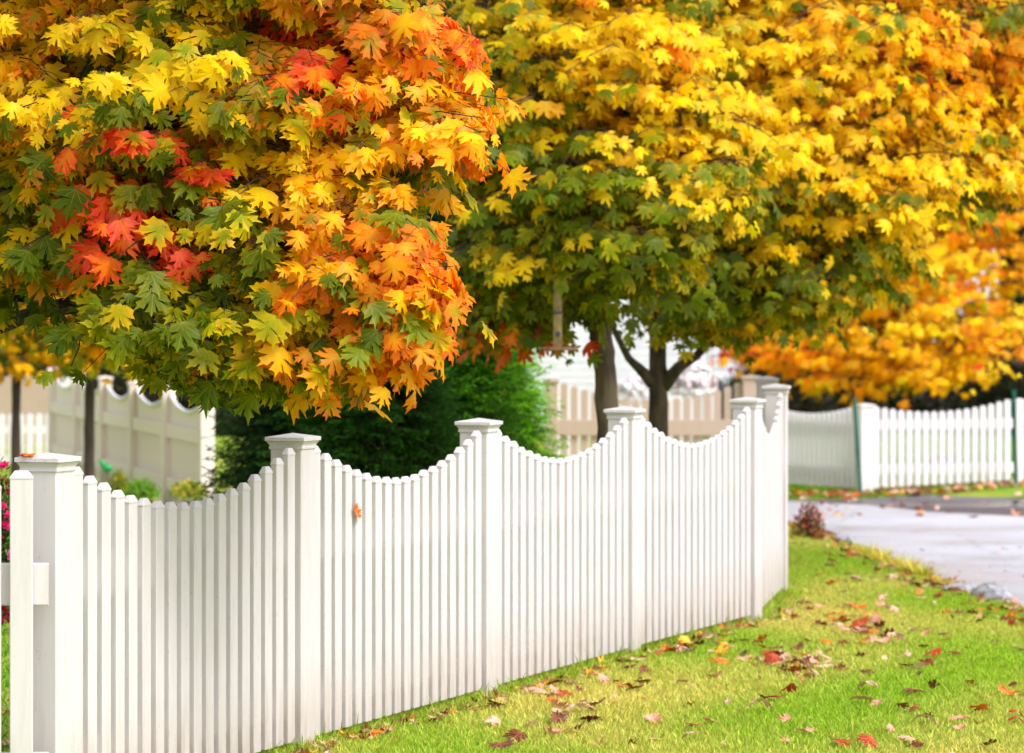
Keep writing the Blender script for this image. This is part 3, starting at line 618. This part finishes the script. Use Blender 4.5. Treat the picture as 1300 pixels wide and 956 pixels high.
zones4 = [zone(1060, 460, 45, 90, 'gold', 1.5), zone(1150, 440, 45, 90, 'gold', 1.5), zone(1220, 310, 45, 60, 'orange', 1.4), zone(1265, 440, 45, 40, 'orange', 1.6), zone(1000, 470, 45, 60, 'orange', 1.2), zone(1130, 380, 45, 90, 'yellow', 2.), zone(1220, 380, 45, 80, 'yellow', 1.3), zone(930, 460, 45, 40, 'red', 1.5), zone(1280, 450, 45, 35, 'red', .8)]
def org4(c):
    z = np.clip(c[2]-.6, 1.1, 4.5); return b4+np.array([-.05, 0, z]), .1
limbs(t4, org4, lobes4, M['barkdark'], .045, seed=140)
crown(t4, (b4[0], 46.5), lobes4, zones4, 1500, .135, 0, M['leaffar'], ('gold', .9, 'yellow', 1.2, 'orange', .22, 'lime', .25), 24, spray_r=.36, twig_r=.006, inner='gold')

# two slim maples at the far left
for (px, Y, w, seed, lab) in ((20, 38, .052, 61, 'slim young maple at the far left edge in front of the low white pickets'), (113, 33.5, .050, 62, 'slim young maple standing before the cream boarded fence')):
    t = empty('maple_tree', tuple(at(px, 0, Y)*[1, 1, 0]+[0, 0, -.05]), lab, 'tree', g2); bb = at(px, 0, Y)*[1, 1, 0]
    trunk(t, [bb+[0, 0, -.12], bb+[.0, 0, .6], bb+[.01, 0, 1.3], bb+[0, 0, 2.4], bb+[.05, 0, 3.8]], [w*1.05, w, w*.9, w*.7, w*.4], M['barkdark'], seed=seed, wv=.0012)
    lb_ = [lobe(px-60, 380, Y, 95, 60, .8), lobe(px+60, 385, Y, 95, 62, .8), lobe(px, 300, Y, 130, 90, 1.), lobe(px-20, 200, Y, 120, 90, 1.), lobe(px, 90, Y, 90, 90, .8), lobe(px+10, 420, Y-.3, 60, 40, .5)]
    limbs(t, lambda c, bb=bb: (bb+np.array([0, 0, np.clip(c[2]-.5, 1.2, 3.4)]), .04), lb_, M['barkdark'], .02, seed=seed*3)
    crown(t, (bb[0], Y), lb_, [zone(px-20, 420, Y, 60, 'gold', 1.), zone(px+40, 440, Y, 40, 'orange', .5)], 430, .125, 0, M['leaffar'], ('green', .8, 'lime', .8, 'gold', .6), seed, spray_r=.33, twig_r=.005)

# ------------------------------------------------------------------ conifers
def conifer(root, c, H, R, n, col, seed, fl=.34, needle=.024, shape=1.0, lod=0):
    global rng
    rng = np.random.default_rng(seed); V = []; Fr = []; C = []; TA = []; TB = []
    for i in range(n):
        h = rng.random()**.85; rr = R*(1-h**shape)**.62*rng.uniform(.6, 1.1)*(1+.12*math.sin(9*h+i)); a = rng.uniform(0, 2*math.pi)
        o = np.array([math.cos(a), math.sin(a), 0]); e = np.array([c[0], c[1], c[2]+.05+h*H])+o*rr+np.array([0, 0, -.1*rr])
        st = np.array([c[0], c[1], e[2]+.1])+o*rr*.25
        TA.append(st); TB.append(e)
        d = unit(o+np.array([0, 0, rng.uniform(-.35, .25)])+.3*rng.normal(size=3)); s = unit(np.cross(d, [0, 0, 1.])); L_ = fl*rng.uniform(.6, 1.2); m = 84 if needle < .1 else 46
        u = rng.uniform(-1, 1, m); sd = np.sign(rng.normal(size=m)); reach = L_*.36*(1-np.clip(u, -1, 1)*.75)/1.2
        v = rng.random(m)
        base = e+d*(u*L_*.6)[:, None]+s*(sd*v*reach)[:, None]+np.array([0, 0, -1.])*((v**1.5)*reach*.45)[:, None]
        dr = unit(d*.8+s*(sd*.8)[:, None]+np.array([0, 0, -.25])+.25*rng.normal(size=(m, 3)))*needle*rng.uniform(.7, 1.5, m)[:, None]
        w = unit(np.cross(dr, np.array([0, 0, 1.])+.5*rng.normal(size=(m, 3))))*needle*.24
        V.append(np.stack([base-w, base+w, base+dr], 1).reshape(-1, 3)); base_c = col*rng.uniform(.6, 1.5)
        tipf = (u > .3)[:, None]*.6; cc = base_c*(1-tipf)+np.array(base_c)*tipf*np.array([1.9, 1.7, 1.2]); C.append(np.repeat(np.concatenate([cc*rng.uniform(.8, 1.2, (m, 1)), np.ones((m, 1))], 1), 3, axis=0))
    V = np.vstack(V); C = np.vstack(C); Fc = np.arange(len(V)).reshape(-1, 3)
    V2, F2 = prisms(np.array(TA), np.array(TB), np.full(len(TA), .008), np.full(len(TA), .003))
    o = mesh_obj('foliage', np.vstack([V, V2]), np.vstack([Fc, F2+len(V)]), [M['blade'], M['twig']], root, midx=np.concatenate([np.zeros(len(Fc)), np.ones(len(F2))]), attrs={'leaf_color': np.vstack([C, np.tile([.03, .02, .01, 1], (len(V2), 1))])})
    Vt, Ft = tube([(c[0], c[1], c[2]-.05), (c[0], c[1], c[2]+H*.5), (c[0], c[1], c[2]+H*.95)], [.02*H+.02, .012*H+.01, .005], 7); mesh_obj('trunk', Vt, Ft, M['barkdark'], root, smooth=True)
for (px, Y, H, R, n, col, sd, lab) in ((378, 24.5, 1.75, .66, 1600, lin((30, 62, 18)), 71, 'very dark feathery evergreen shrub behind the second fence post'),
                                       (470, 23.6, 1.95, .80, 1800, lin((46, 92, 20)), 72, 'dark green hemlock shrub behind the fence under the red maple leaves'),
                                       (575, 25.0, 2.0, .62, 1400, lin((78, 136, 24)), 73, 'mid green evergreen shrub behind the third fence post'),
                                       (640, 26.5, 1.75, .42, 900, lin((140, 196, 44)), 74, 'narrow bright lime green shrub left of the beige fence post')):
    p = at(px, 0, Y); r = empty('evergreen_shrub', (p[0], Y, 0), lab, 'shrub', 'evergreen shrubs behind the fence')
    conifer(r, (p[0], Y, 0.), H, R, n, col, sd)

# far woods: big dark evergreens
spots = [(-300, 66), (-150, 72), (10, 68), (150, 74), (270, 67), (400, 73), (520, 68), (640, 76), (1000, 70), (1060, 76), (1110, 70), (1160, 74), (1225, 70), (1290, 66), (1360, 71), (1470, 68), (760, 84), (870, 86), (960, 82), (1330, 78)]
rr = np.random.default_rng(3)
for i, (px, Y) in enumerate(spots):
    p = at(px, 0, Y); H = rr.uniform(8, 12); col = lin((30, 50, 22)) if i % 3 else lin((46, 76, 28))
    where = ['at the far left', 'behind the left maples', 'behind the middle maples', 'behind the right maple'][0 if px < 0 else 1 if px < 500 else 2 if px < 980 else 3]
    r = empty('spruce_tree', (p[0], Y, -.3), f"{['dark', 'deep green', 'tall black-green', 'mid green'][i % 4]} evergreen in the distant row of woods {where}", 'tree', 'distant dark evergreens')
    conifer(r, (p[0], Y, -.3), H, rr.uniform(1.5, 2.0), 620, col, 300+i, fl=1.3, needle=.20, shape=1.1)

# ------------------------------------------------------------------ houses behind
def house(px0, px1, Y, z0, zt, lab, wins, roofz):
    a = at(px0, 0, Y)[0]; b_ = at(px1, 0, Y)[0]; r = empty('house', ((a+b_)/2, Y, z0), lab, 'house')
    V, Fc = box(a, b_, Y, Y+6, z0, zt); mesh_obj('wall', V, Fc, M['siding'], r)
    parts = []
    z = z0+.1
    while z < zt-.05: parts.append(box(a-.01, b_+.01, Y-.014, Y-.002, z, z+.10)); z += .125
    V, Fc = cat_mesh(parts); mesh_obj('siding', V, Fc, M['siding'], r)
    V = [(a-.3, Y-.4, zt), (b_+.3, Y-.4, zt), (b_+.3, Y+6.4, zt), (a-.3, Y+6.4, zt), (a-.3, Y+3, roofz), (b_+.3, Y+3, roofz)]
    mesh_obj('roof', V, [(0, 1, 5, 4), (2, 3, 4, 5), (1, 2, 5), (3, 0, 4), (3, 2, 1, 0)], M['roof'], r)
    for (x0, x1, q0, q1) in wins:
        f = mesh_obj('window', *cat_mesh([box(x0-.06, x0, Y-.05, Y-.016, q0, q1), box(x1, x1+.06, Y-.05, Y-.016, q0, q1), box(x0-.06, x1+.06, Y-.05, Y-.016, q1, q1+.07), box(x0-.06, x1+.06, Y-.05, Y-.016, q0-.07, q0), box((x0+x1)/2-.02, (x0+x1)/2+.02, Y-.045, Y-.025, q0, q1)]), M['siding'], r)
        mesh_obj('pane', *box(x0, x1, Y-.022, Y-.018, q0, q1), M['glass'], f)
def wx(px, Y): return (px-650)*Y/F
house(655, 950, 62, -.3, 3.2, 'white clapboard house glimpsed between the two dark trunks and the beige fence', [(wx(902, 62), wx(917, 62), -.1, .62), (wx(924, 62), wx(940, 62), -.1, .62), (wx(858, 62), wx(874, 62), -.1, .5), (wx(790, 62), wx(822, 62), -.05, .52)], 5.2)
house(1165, 1268, 64, -.3, 3.5, 'pale grey house showing through a gap in the orange maple', [(wx(1195, 64), wx(1210, 64), 1.2, 2.2), (wx(1235, 64), wx(1250, 64), 1.2, 2.2)], 4.6)

# ------------------------------------------------------------------ bird feeder
fp = at(708, 0, 21.6); r = empty('bird_feeder', tuple(at(708, 443, 21.6)), 'tube bird feeder with a wooden tray hanging from the maple left of its trunk', 'bird feeder')
def ringz(c, rad, z, seg=14): return [(c[0]+rad*math.cos(t), c[1]+rad*math.sin(t), z) for t in np.linspace(0, 2*math.pi, seg, endpoint=False)]
zt = lambda y: ZC-(y-HY)*21.6/F
V, Fc = loft([ringz(fp, .028, zt(440)), ringz(fp, .028, zt(352))]); mesh_obj('tube', V, Fc, M['feeder'], r, smooth=False)
V, Fc = loft([ringz(fp, q, z) for q, z in ((.030, zt(352)), (.038, zt(351)), (.032, zt(345)), (.008, zt(341)))]); mesh_obj('lid', V, Fc, M['darkmetal'], r)
V, Fc = loft([ringz(fp, q, z) for q, z in ((.115, zt(444.5)), (.12, zt(443)), (.12, zt(441)), (.112, zt(441)), (.108, zt(443.3)))]); mesh_obj('tray', V, Fc, M['feederwood'], r)
V, Fc = loft([ringz(fp, .0295, zt(399)), ringz(fp, .031, zt(398)), ringz(fp, .031, zt(396)), ringz(fp, .0295, zt(395))]); mesh_obj('band', V, Fc, M['darkmetal'], r)
V, Fc = tube([(fp[0], fp[1]-.02, zt(424)), (fp[0], fp[1]-.036, zt(424))], [.016, .016], 12); mesh_obj('feeding_port', V, Fc, M['darkmetal'], r)
V, Fc = tube([(fp[0], fp[1], zt(341)), (fp[0]+.005, fp[1], zt(270)), (fp[0], fp[1]+.3, zt(215))], [.0045, .0045, .0045], 5); mesh_obj('hanger', V, Fc, M['darkmetal'], r)

# ------------------------------------------------------------------ small plants
def bush(name, c, r, n, cols, size, lab, cat, lod=0, seed=1, flower=None, group=None):
    global rng
    rng = np.random.default_rng(seed); root = empty(name, (c[0], c[1], c[2]), lab, cat, group)
    d = unit(rng.normal(size=(n, 3))); d[:, 2] = np.abs(d[:, 2]); f = rng.uniform(.2, 1, n)[:, None]**.5
    p = np.array(c)+d*f*np.array(r); tip = unit(d+.6*rng.normal(size=(n, 3))+np.array([0, 0, .2])); nr = unit(d+np.array([0, -.2, .5])+.4*rng.normal(size=(n, 3)))
    pc = np.array([cols[i] for i in rng.integers(len(cols), size=n)])*rng.uniform(.75, 1.2, (n, 1)); k = 4
    P = np.array([(0, 0), (.28, .45), (0, 1.), (-.28, .45)]); x = np.cross(tip, nr); s = size*rng.uniform(.7, 1.2, n)
    V = (p[:, None, :]+s[:, None, None]*(P[None, :, 0, None]*x[:, None]+P[None, :, 1, None]*tip[:, None])).reshape(-1, 3)
    Fc = (np.arange(n)[:, None, None]*4+np.array([(0, 1, 2), (0, 2, 3)])[None]).reshape(-1, 3)
    mesh_obj('foliage', V, Fc, M['blade'], root, attrs={'leaf_color': np.repeat(np.concatenate([pc, np.ones((n, 1))], 1), 4, axis=0)})
    A = np.tile(np.array(c), (40, 1)); dd = unit(rng.normal(size=(40, 3))+np.array([0, 0, 1.2])); dd[:, 2] = np.abs(dd[:, 2]); B_ = A+dd*np.array(r)*.9
    V2, F2 = prisms(A, B_, np.full(40, .005), np.full(40, .002)); mesh_obj('stems', V2, F2, M['twig'], root)
    if flower:
        nf, fs, fcols = flower; d = unit(rng.normal(size=(nf, 3))+np.array([0, -.6, .5])); q = np.array(c)+d*np.array(r)*rng.uniform(.8, 1.08, (nf, 1)); q[:, 2] = np.maximum(q[:, 2], c[2]+.03)
        VV_ = []; FF = []; CC = []; k0 = 0
        for i in range(nf):
            col = fcols[rng.integers(len(fcols))]; cen = q[i]; ax = unit(d[i]+.5*rng.normal(size=3)); u = unit(np.cross(ax, [.3, .2, 1.])); w = np.cross(ax, u)
            for ring, (rad_, lift) in enumerate(((1., .1), (.7, .35), (.4, .5))):
                for j in range(6):
                    a = j*math.pi/3+ring*.5; e = math.cos(a)*u+math.sin(a)*w; t = -math.sin(a)*u+math.cos(a)*w
                    VV_ += [cen, cen+fs*rad_*(.6*e+.35*t)+ax*fs*lift*.6, cen+fs*rad_*e+ax*fs*lift, cen+fs*rad_*(.6*e-.35*t)+ax*fs*lift*.6]; FF += [(k0, k0+1, k0+2), (k0, k0+2, k0+3)]; k0 += 4
                    CC += [list(col*(.8+.2*ring))+[1]]*4
        mesh_obj('blossom', np.array(VV_), np.array(FF), M['blade'], root, attrs={'leaf_color': np.array(CC)})
    return root
G1, G2, G3 = lin((66, 104, 30)), lin((100, 140, 40)), lin((160, 180, 50))
c = at(-2, 0, 16.6); bush('flowering_shrub', (c[0], 16.6, .40), (.125, .2, .74), 2600, [G1, G1, G2], .035, 'pink flowering rose shrub at the left edge behind the first post', 'shrub', seed=81,
     flower=(150, .030, [lin((226, 40, 120)), lin((214, 30, 90)), lin((240, 120, 190)), lin((200, 20, 60))]))
c = at(1012, 690, 29.5); bush('shrub', (2.42, 29.5, -.03), (.13, .16, .28), 700, [lin((160, 40, 44)), lin((180, 56, 50)), lin((96, 126, 50)), lin((120, 60, 40))], .045, 'little red and green shrub beside the last fence post at the drive', 'shrub', seed=82)
for px, py, Y, rx, rz, nf, sd, lab in ((880, 500, 41.2, .24, .42, 260, 83, 'white blossoming shrub right of the forked trunk behind the beige fence'), (805, 512, 41.6, .20, .30, 160, 84, 'white blossoming shrub seen between the two dark trunks')):
    c = at(px, py, Y); bush('hydrangea', tuple(c), (rx, .25, rz), 500, [G2, lin((170, 150, 60)), lin((190, 110, 90))], .06, lab, 'shrub', seed=sd, flower=(int(nf*1.5), .05, [lin((250, 250, 250)), lin((255, 255, 255)), lin((250, 236, 236))]), group='white blossoming shrubs')
for px, Y, rx, rz, cols, sd, lab in ((178, 33, .16, .16, [G2, lin((120, 170, 40))], 85, 'rounded green plant at the foot of the cream fence near the slim tree'), (240, 32.5, .17, .15, [G3, G2, lin((210, 180, 60))], 86, 'yellow-green plant at the foot of the cream fence end post'),
                                     (150, 34.5, .10, .22, [lin((200, 180, 50)), G2], 87, 'yellowish plant beside the slim tree trunk')):
    y0 = 632 if px != 150 else 628; c = at(px, y0, Y); bush('garden_plant', tuple(c), (rx, .15, rz), 600, cols, .05, lab, 'plant', seed=sd, group='plants along the cream fence')
c = at(1200, 590, 47); bush('flower_clump', (c[0], 47, -.24), (.30, .2, .18), 400, [G1, G2], .05, 'clump of pale blue flowers on the lawn behind the far pickets', 'flowers', seed=88, flower=(110, .035, [lin((150, 160, 230)), lin((220, 220, 245)), lin((120, 130, 210))]))
# dense low hedge brush below the far evergreens, right
for i, (px, Y, rx, rz) in enumerate(((985, 60, 1.1, 1.3), (1085, 61, 1.3, 1.5), (1190, 60, 1.3, 1.4), (1290, 58, 1.1, 2.2), (560, 58, 1.6, 1.5), (80, 60, 1.6, 1.7), (250, 58, 1.6, 1.8), (400, 60, 1.6, 1.9))):
    c = at(px, 0, Y); bush('bush', (c[0], Y, -.3), (rx, 1., rz), 5200, [lin((30, 46, 20)), lin((40, 54, 24)), lin((60, 50, 30)), lin((44, 34, 26))], .16,
                            'shadowy brown-green bush ' + ['behind the beige fence end', 'behind the far corner post', 'behind the middle of the far pickets', 'behind the right green stake', 'behind the lime green shrub', 'behind the low pickets at the far left', 'behind the cream fence', 'behind the dark feathery shrub'][i], 'bush', seed=400+i, group='undergrowth at the edge of the woods')

# tufts and stones on the rim of the lawn
def strap_tuft(c, r, n, h, cols, lab, seed, grp, name='grass_tuft'):
    rg = np.random.default_rng(seed); root = empty(name, tuple(c), lab, 'plant', grp); V = []; Fc = []; C = []
    for i in range(n):
        a = rg.uniform(0, 2*math.pi); o = np.array([math.cos(a), math.sin(a), 0]); s = np.array([-o[1], o[0], 0]); b0 = np.array(c)+o*r*rg.random()*.5; H = h*rg.uniform(.6, 1.1); w = rg.uniform(.005, .009); sp = rg.uniform(.3, 1.1)
        k = len(V)
        for t in (0, .35, .7, 1.):
            p = b0+o*H*sp*t*t+np.array([0, 0, H*(t-.42*sp*t*t)]); V += [p-s*w*(1-t*.95), p+s*w*(1-t*.95)]
        col = cols[rg.integers(len(cols))]*rg.uniform(.8, 1.2); C += [list(col)+[1]]*8
        for j in range(3): q = k+2*j; Fc += [(q, q+1, q+3), (q, q+3, q+2)]
    mesh_obj('blade', np.array(V), np.array(Fc), M['blade'], root, attrs={'leaf_color': np.array(C)})
YL = [lin((220, 206, 60)), lin((236, 220, 110)), lin((170, 190, 50)), lin((200, 170, 70))]
tl_ = [(1112, 716), (1138, 723), (1155, 727), (1172, 729), (1190, 733), (1208, 737), (1228, 742), (1248, 752), (1275, 760)]
descr = ['first yellow grass tuft at the driveway rim, nearest the little red shrub', 'small pale tuft at the rim next to the first', 'bright yellow tuft at the start of the yellow row', 'tall yellow tuft in the middle of the rim', 'yellow tuft with lying leaves against it', 'yellow tuft just right of the rim middle', 'short green-yellow tuft before the stones', 'sparse straw tuft beside the flat stone', 'sparse straw tuft behind the grey stone']
for i, (px, py) in enumerate(tl_):
    Yq = 22+(790-py)*.0; 
    Ys = np.linspace(20, 34, 400); pxs = 650+edge_x(Ys)*F/Ys; Yq = float(Ys[np.argmin(abs(pxs-px))]); x = float(edge_x(Yq))-.20
    strap_tuft((x, Yq, float(ground_z(x, Yq))-.01), .16, 110 if 1 <= i <= 5 else 40, .19 if 1 <= i <= 5 else .11, YL if i > 0 else YL[2:], descr[i], 500+i, 'yellow tufts along the driveway rim')
for i, (px, dx, sx, sy, sz, lab) in enumerate(((1289, -.16, .14, .14, .085, 'grey fieldstone at the rim of the lawn near the right edge of the photo'), (1258, -.2, .13, .12, .05, 'flat pale stone on the rim left of the grey fieldstone'), (1085, -.1, .09, .09, .06, 'small dark stone at the rim behind the first tuft'))):
    Ys = np.linspace(19, 34, 600); pxs = 650+edge_x(Ys)*F/Ys; Yq = float(Ys[np.argmin(abs(pxs-px))]); x = float(edge_x(Yq))+dx; z = float(ground_z(x, Yq))
    V, Fc = ell((x, Yq, z+sz*.4), (sx, sy, sz), 16, 10, .22, 90+i); o = mesh_obj('fieldstone', V, Fc, M['stone'], None, smooth=True); tag(o, lab, 'stone', 'stones on the lawn rim')

# small green ornament by the cream fence
c = at(133, 592, 36.5); g_ = empty('garden_ornament', (c[0], c[1], -.02), 'small bright green ornament on a stick in front of the cream fence', 'ornament')
mesh_obj('body', *cat_mesh([ell((c[0]+.03, c[1], c[2]-.02), (.055, .04, .035)), tube([c+np.array([.01, 0, -.01]), c+np.array([-.03, 0, .035]), c+np.array([-.055, 0, .075])], [.03, .022, .008], 8)]), M['greenplastic'], g_, smooth=True)
mesh_obj('stick', *tube([(c[0]+.03, c[1], -.05), (c[0]+.03, c[1], c[2]-.03)], [.006, .006], 6), M['darkmetal'], g_)

# ------------------------------------------------------------------ fallen leaves
FALL = {'brown': (lin((120, 62, 40)), lin((92, 44, 30))), 'dark red': (lin((122, 30, 22)), lin((80, 24, 18))), 'orange': (lin((226, 118, 30)), lin((214, 84, 26))), 'pale pink': (lin((226, 170, 150)), lin((206, 130, 108))),
        'rust red': (lin((176, 62, 34)), lin((150, 44, 30))), 'yellow': (lin((236, 186, 50)), lin((226, 150, 40))), 'pale tan': (lin((222, 196, 170)), lin((196, 150, 120)))}
names = list(FALL); protos = {}
rng = np.random.default_rng(77)
for k in names:
    for s in range(3):
        a = np.array(FALL[k][0])[None]; b_ = np.array(FALL[k][1])[None]
        V, Fc, C, uv = leaves_arrays(np.array([[0, -.055, .0]]), np.array([[0, 1., 0]]), np.array([[0, 0, 1.]]), np.array([.115]), a, b_, 2, curl=(-.35, .3))
        V = np.array(V); V[:, 2] += rng.uniform(-1, 1.)*V[:, 0]**2*(3+4*s)+rng.uniform(0, 1)*(V[:, 1])**2*(2+3*s); V[:, 2] -= V[:, 2].min()-.002
        me = bpy.data.meshes.new('fallen_leaf'); me.from_pydata([tuple(map(float, p)) for p in V], [], [tuple(map(int, f)) for f in Fc]); me.materials.append(M['litter'])
        at_ = me.attributes.new('leaf_color', 'FLOAT_COLOR', 'POINT'); at_.data.foreach_set('color', C.astype(np.float32).ravel())
        at_ = me.attributes.new('leaf_uv', 'FLOAT_VECTOR', 'POINT'); at_.data.foreach_set('vector', uv.astype(np.float32).ravel()); protos[(k, s)] = me
ref = bpy.data.meshes.new('x')
def put_leaf(x, y, z, k, rot=None, scale=1., label=None, grp='fallen maple leaves on the lawn', tilt=.25):
    o = bpy.data.objects.new('fallen_leaf', protos[(k, int(rng.integers(3)))]); COL.objects.link(o)
    o.location = (x, y, z); o.rotation_euler = rot or (rng.normal(0, tilt), rng.normal(0, tilt)-.0, rng.uniform(0, 6.28)); o.scale = (scale,)*3
    tag(o, label, 'leaf', grp); return o
wts = np.array([.26, .10, .10, .2, .12, .04, .18])
cl = [(at(1072, 790, 1)[0], 790, 1072, 26, 14), (0, 800, 1095, 26, 9), (0, 832, 985, 28, 13), (0, 842, 1010, 20, 9), (0, 852, 1030, 30, 10), (0, 700, 1075, 60, 26), (0, 738, 1180, 50, 14), (0, 815, 1100, 40, 12), (0, 800, 860, 30, 7), (0, 825, 900, 30, 8)]
npos = []
def ok(px, py):
    Yq = ZC*F/(py-HY)
    if Yq < 13.2 or Yq > 34: return None
    x = (px-650)*Yq/F
    if x < fence_line_x(Yq)+.16 and Yq < 21.6: return None
    if Yq >= 21.6 and x < 1.45+(Yq-21.6)*.12+.25: return None
    if x > edge_x(Yq)-.02: return None
    return x, Yq
tries = 0
while len(npos) < 285 and tries < 20000:
    tries += 1
    if rng.random() < .33:
        c = cl[rng.integers(len(cl))]; px = rng.normal(c[2], c[3]*.7); py = rng.normal(c[1], c[4]*.6)
    else: px = rng.uniform(620, 1330); py = 655+300*rng.random()**1.35
    q = ok(px, py)
    if q: npos.append((q[0], q[1], px, py))
for (x, y, px, py) in npos:
    k = names[rng.choice(len(names), p=wts)]
    where = 'on the grass close to the fence foot' if x < fence_line_x(y)+.6 else 'on the rim of the lawn by the driveway' if x > edge_x(y)-.45 else 'on the open lawn'
    put_leaf(x, y, float(ground_z(x, y))+.016, k, scale=rng.uniform(.35, .85), label=f'{k} maple leaf lying {where}', tilt=.3)
put_leaf(at(34, 0, 12.97)[0], 12.96, 1.302, 'orange', rot=(.03, .02, 2.0), scale=.55, label='single orange leaf resting on the cap of the first fence post', grp='maple leaves caught on the fence')
c = P1+U*BL*1.245+VV*.062
o = put_leaf(c[0], c[1], 1.834-(647-HY)*c[1]/F, 'orange', rot=(math.radians(80), .5, math.radians(70)), scale=.62, label='orange leaf caught between two pickets below the scalloped top', grp='maple leaves caught on the fence')
# small litter nobody could count
def litter(name, X, Y, Z, lab, size=.08, seed=3):
    global rng
    rng = np.random.default_rng(seed); n = len(X); b_ = np.stack([X, Y, Z], 1); a = rng.uniform(0, 6.28, n); t = np.stack([np.cos(a), np.sin(a), rng.uniform(-.1, .4, n)], 1)
    kk = [names[i] for i in rng.choice(len(names), p=wts, size=n)]; cc = np.array([FALL[k][0] for k in kk]); ct = np.array([FALL[k][1] for k in kk])
    V, Fc, C, uv = leaves_arrays(b_, t, np.tile([0, 0, 1.], (n, 1))+.35*rng.normal(size=(n, 3)), size*rng.uniform(.5, 1.2, n), cc, ct, 0, curl=(-.8, .8))
    o = mesh_obj(name, V, Fc, M['litter'], None, attrs={'leaf_color': C, 'leaf_uv': uv}); tag(o, lab, 'leaf litter', kind='stuff')
rg = np.random.default_rng(8)
n = 1100; Y = rg.uniform(21, 34.5, n); X = edge_x(Y)-np.abs(rg.normal(0, .28, n))+.03; litter('leaf_litter', X, Y, ground_z(X, Y)+.015, 'bits of fallen leaf gathered along the lawn rim', .07, 1)
n = 420; Y = rg.uniform(13.3, 22.5, n); X = np.where(Y < 21.3, fence_line_x(Y), 1.42+(Y-21.3)*.14)+.10+np.abs(rg.normal(0, .07, n)); litter('leaf_litter', X, Y, ground_z(X, Y)+.02, 'leaf scraps drifted against the foot of the white fence', .055, 9)
n = 520; Y = 14+19*rg.random(n); X = fence_line_x(Y)+.1+rg.random(n)*(edge_x(Y)-fence_line_x(Y)-.15); litter('leaf_litter', X, Y, ground_z(X, Y)+.012, 'small leaf crumbs scattered over the lawn', .045, 2)
n = 420; X = rg.uniform(2.6, 7.5, n); Y = np.interp(X, [2.5, 4.0, 5.1, 7], [40.7, 40.75, 41.5, 43.0])+rg.uniform(-.4, 1.2, n)*rg.random(n); litter('leaf_litter', X, Y, np.maximum(ground_z(X, Y), -.28)+.03, 'orange and brown leaves gathered below the far fence', .10, 3)
n = 70; X = rg.uniform(3, 6.5, n); Y = rg.uniform(36.5, 41, n); litter('leaf_litter', X, Y, 0*X-.275, 'few leaves strewn over the dark road', .10, 4)
n = 260; X = rg.uniform(-4, 0, n); Y = rg.uniform(13, 26, n); k = X < fence_line_x(Y)-.2; litter('leaf_litter', X[k], Y[k], ground_z(X[k], Y[k])+.02, 'fallen leaves in the yard behind the white fence', .09, 5)

# ------------------------------------------------------------------ light, sky, camera
EL, AZ = 50, 130      # sun azimuth measured clockwise from +Y (the view direction)
el, az = math.radians(EL), math.radians(AZ)
d = Vector((math.sin(az)*math.cos(el), math.cos(az)*math.cos(el), math.sin(el)))
sl = bpy.data.lights.new('sun', 'SUN'); sl.energy = 1.3; sl.angle = math.radians(22); sl.color = (1, .985, .985)
so = bpy.data.objects.new('sun', sl); COL.objects.link(so); so.rotation_euler = d.to_track_quat('Z', 'Y').to_euler(); so.location = (8, 5, 20)
w = bpy.data.worlds.new('World'); S.world = w; w.use_nodes = True; nt = w.node_tree
sky = nt.nodes.new('ShaderNodeTexSky'); sky.sky_type = 'NISHITA'; sky.sun_disc = False; sky.sun_elevation = el; sky.sun_rotation = az; sky.air_density = 1.; sky.dust_density = 3
hs = nt.nodes.new('ShaderNodeHueSaturation'); hs.inputs['Saturation'].default_value = .22
nt.links.new(sky.outputs[0], hs.inputs['Color']); tn = nt.nodes.new('ShaderNodeMix'); tn.data_type = 'RGBA'; tn.blend_type = 'MULTIPLY'; tn.inputs[0].default_value = 1; tn.inputs[7].default_value = (.99, .975, 1.045, 1)
nt.links.new(hs.outputs[0], tn.inputs[6]); nt.links.new(tn.outputs[2], nt.nodes['Background'].inputs[0]); nt.nodes['Background'].inputs[1].default_value = .15

cam = bpy.data.cameras.new('camera'); co = bpy.data.objects.new('camera', cam); COL.objects.link(co); S.camera = co
cam.sensor_width = 36; cam.sensor_fit = 'HORIZONTAL'; cam.lens = 36*F/1300; cam.shift_y = -(478-HY)/1300
cam.clip_end = 4000; cam.clip_start = .5
co.location = (0, 0, ZC); co.rotation_euler = (math.radians(90), 0, 0)
cam.dof.use_dof = True; cam.dof.focus_distance = 14.0; cam.dof.aperture_fstop = 4.5
S.view_settings.view_transform = 'Standard'; S.view_settings.look = 'None'; S.view_settings.exposure = .93; S.view_settings.gamma = 1
S.cycles.use_denoising = True
S.cycles.max_bounces = 8; S.cycles.transparent_max_bounces = 8
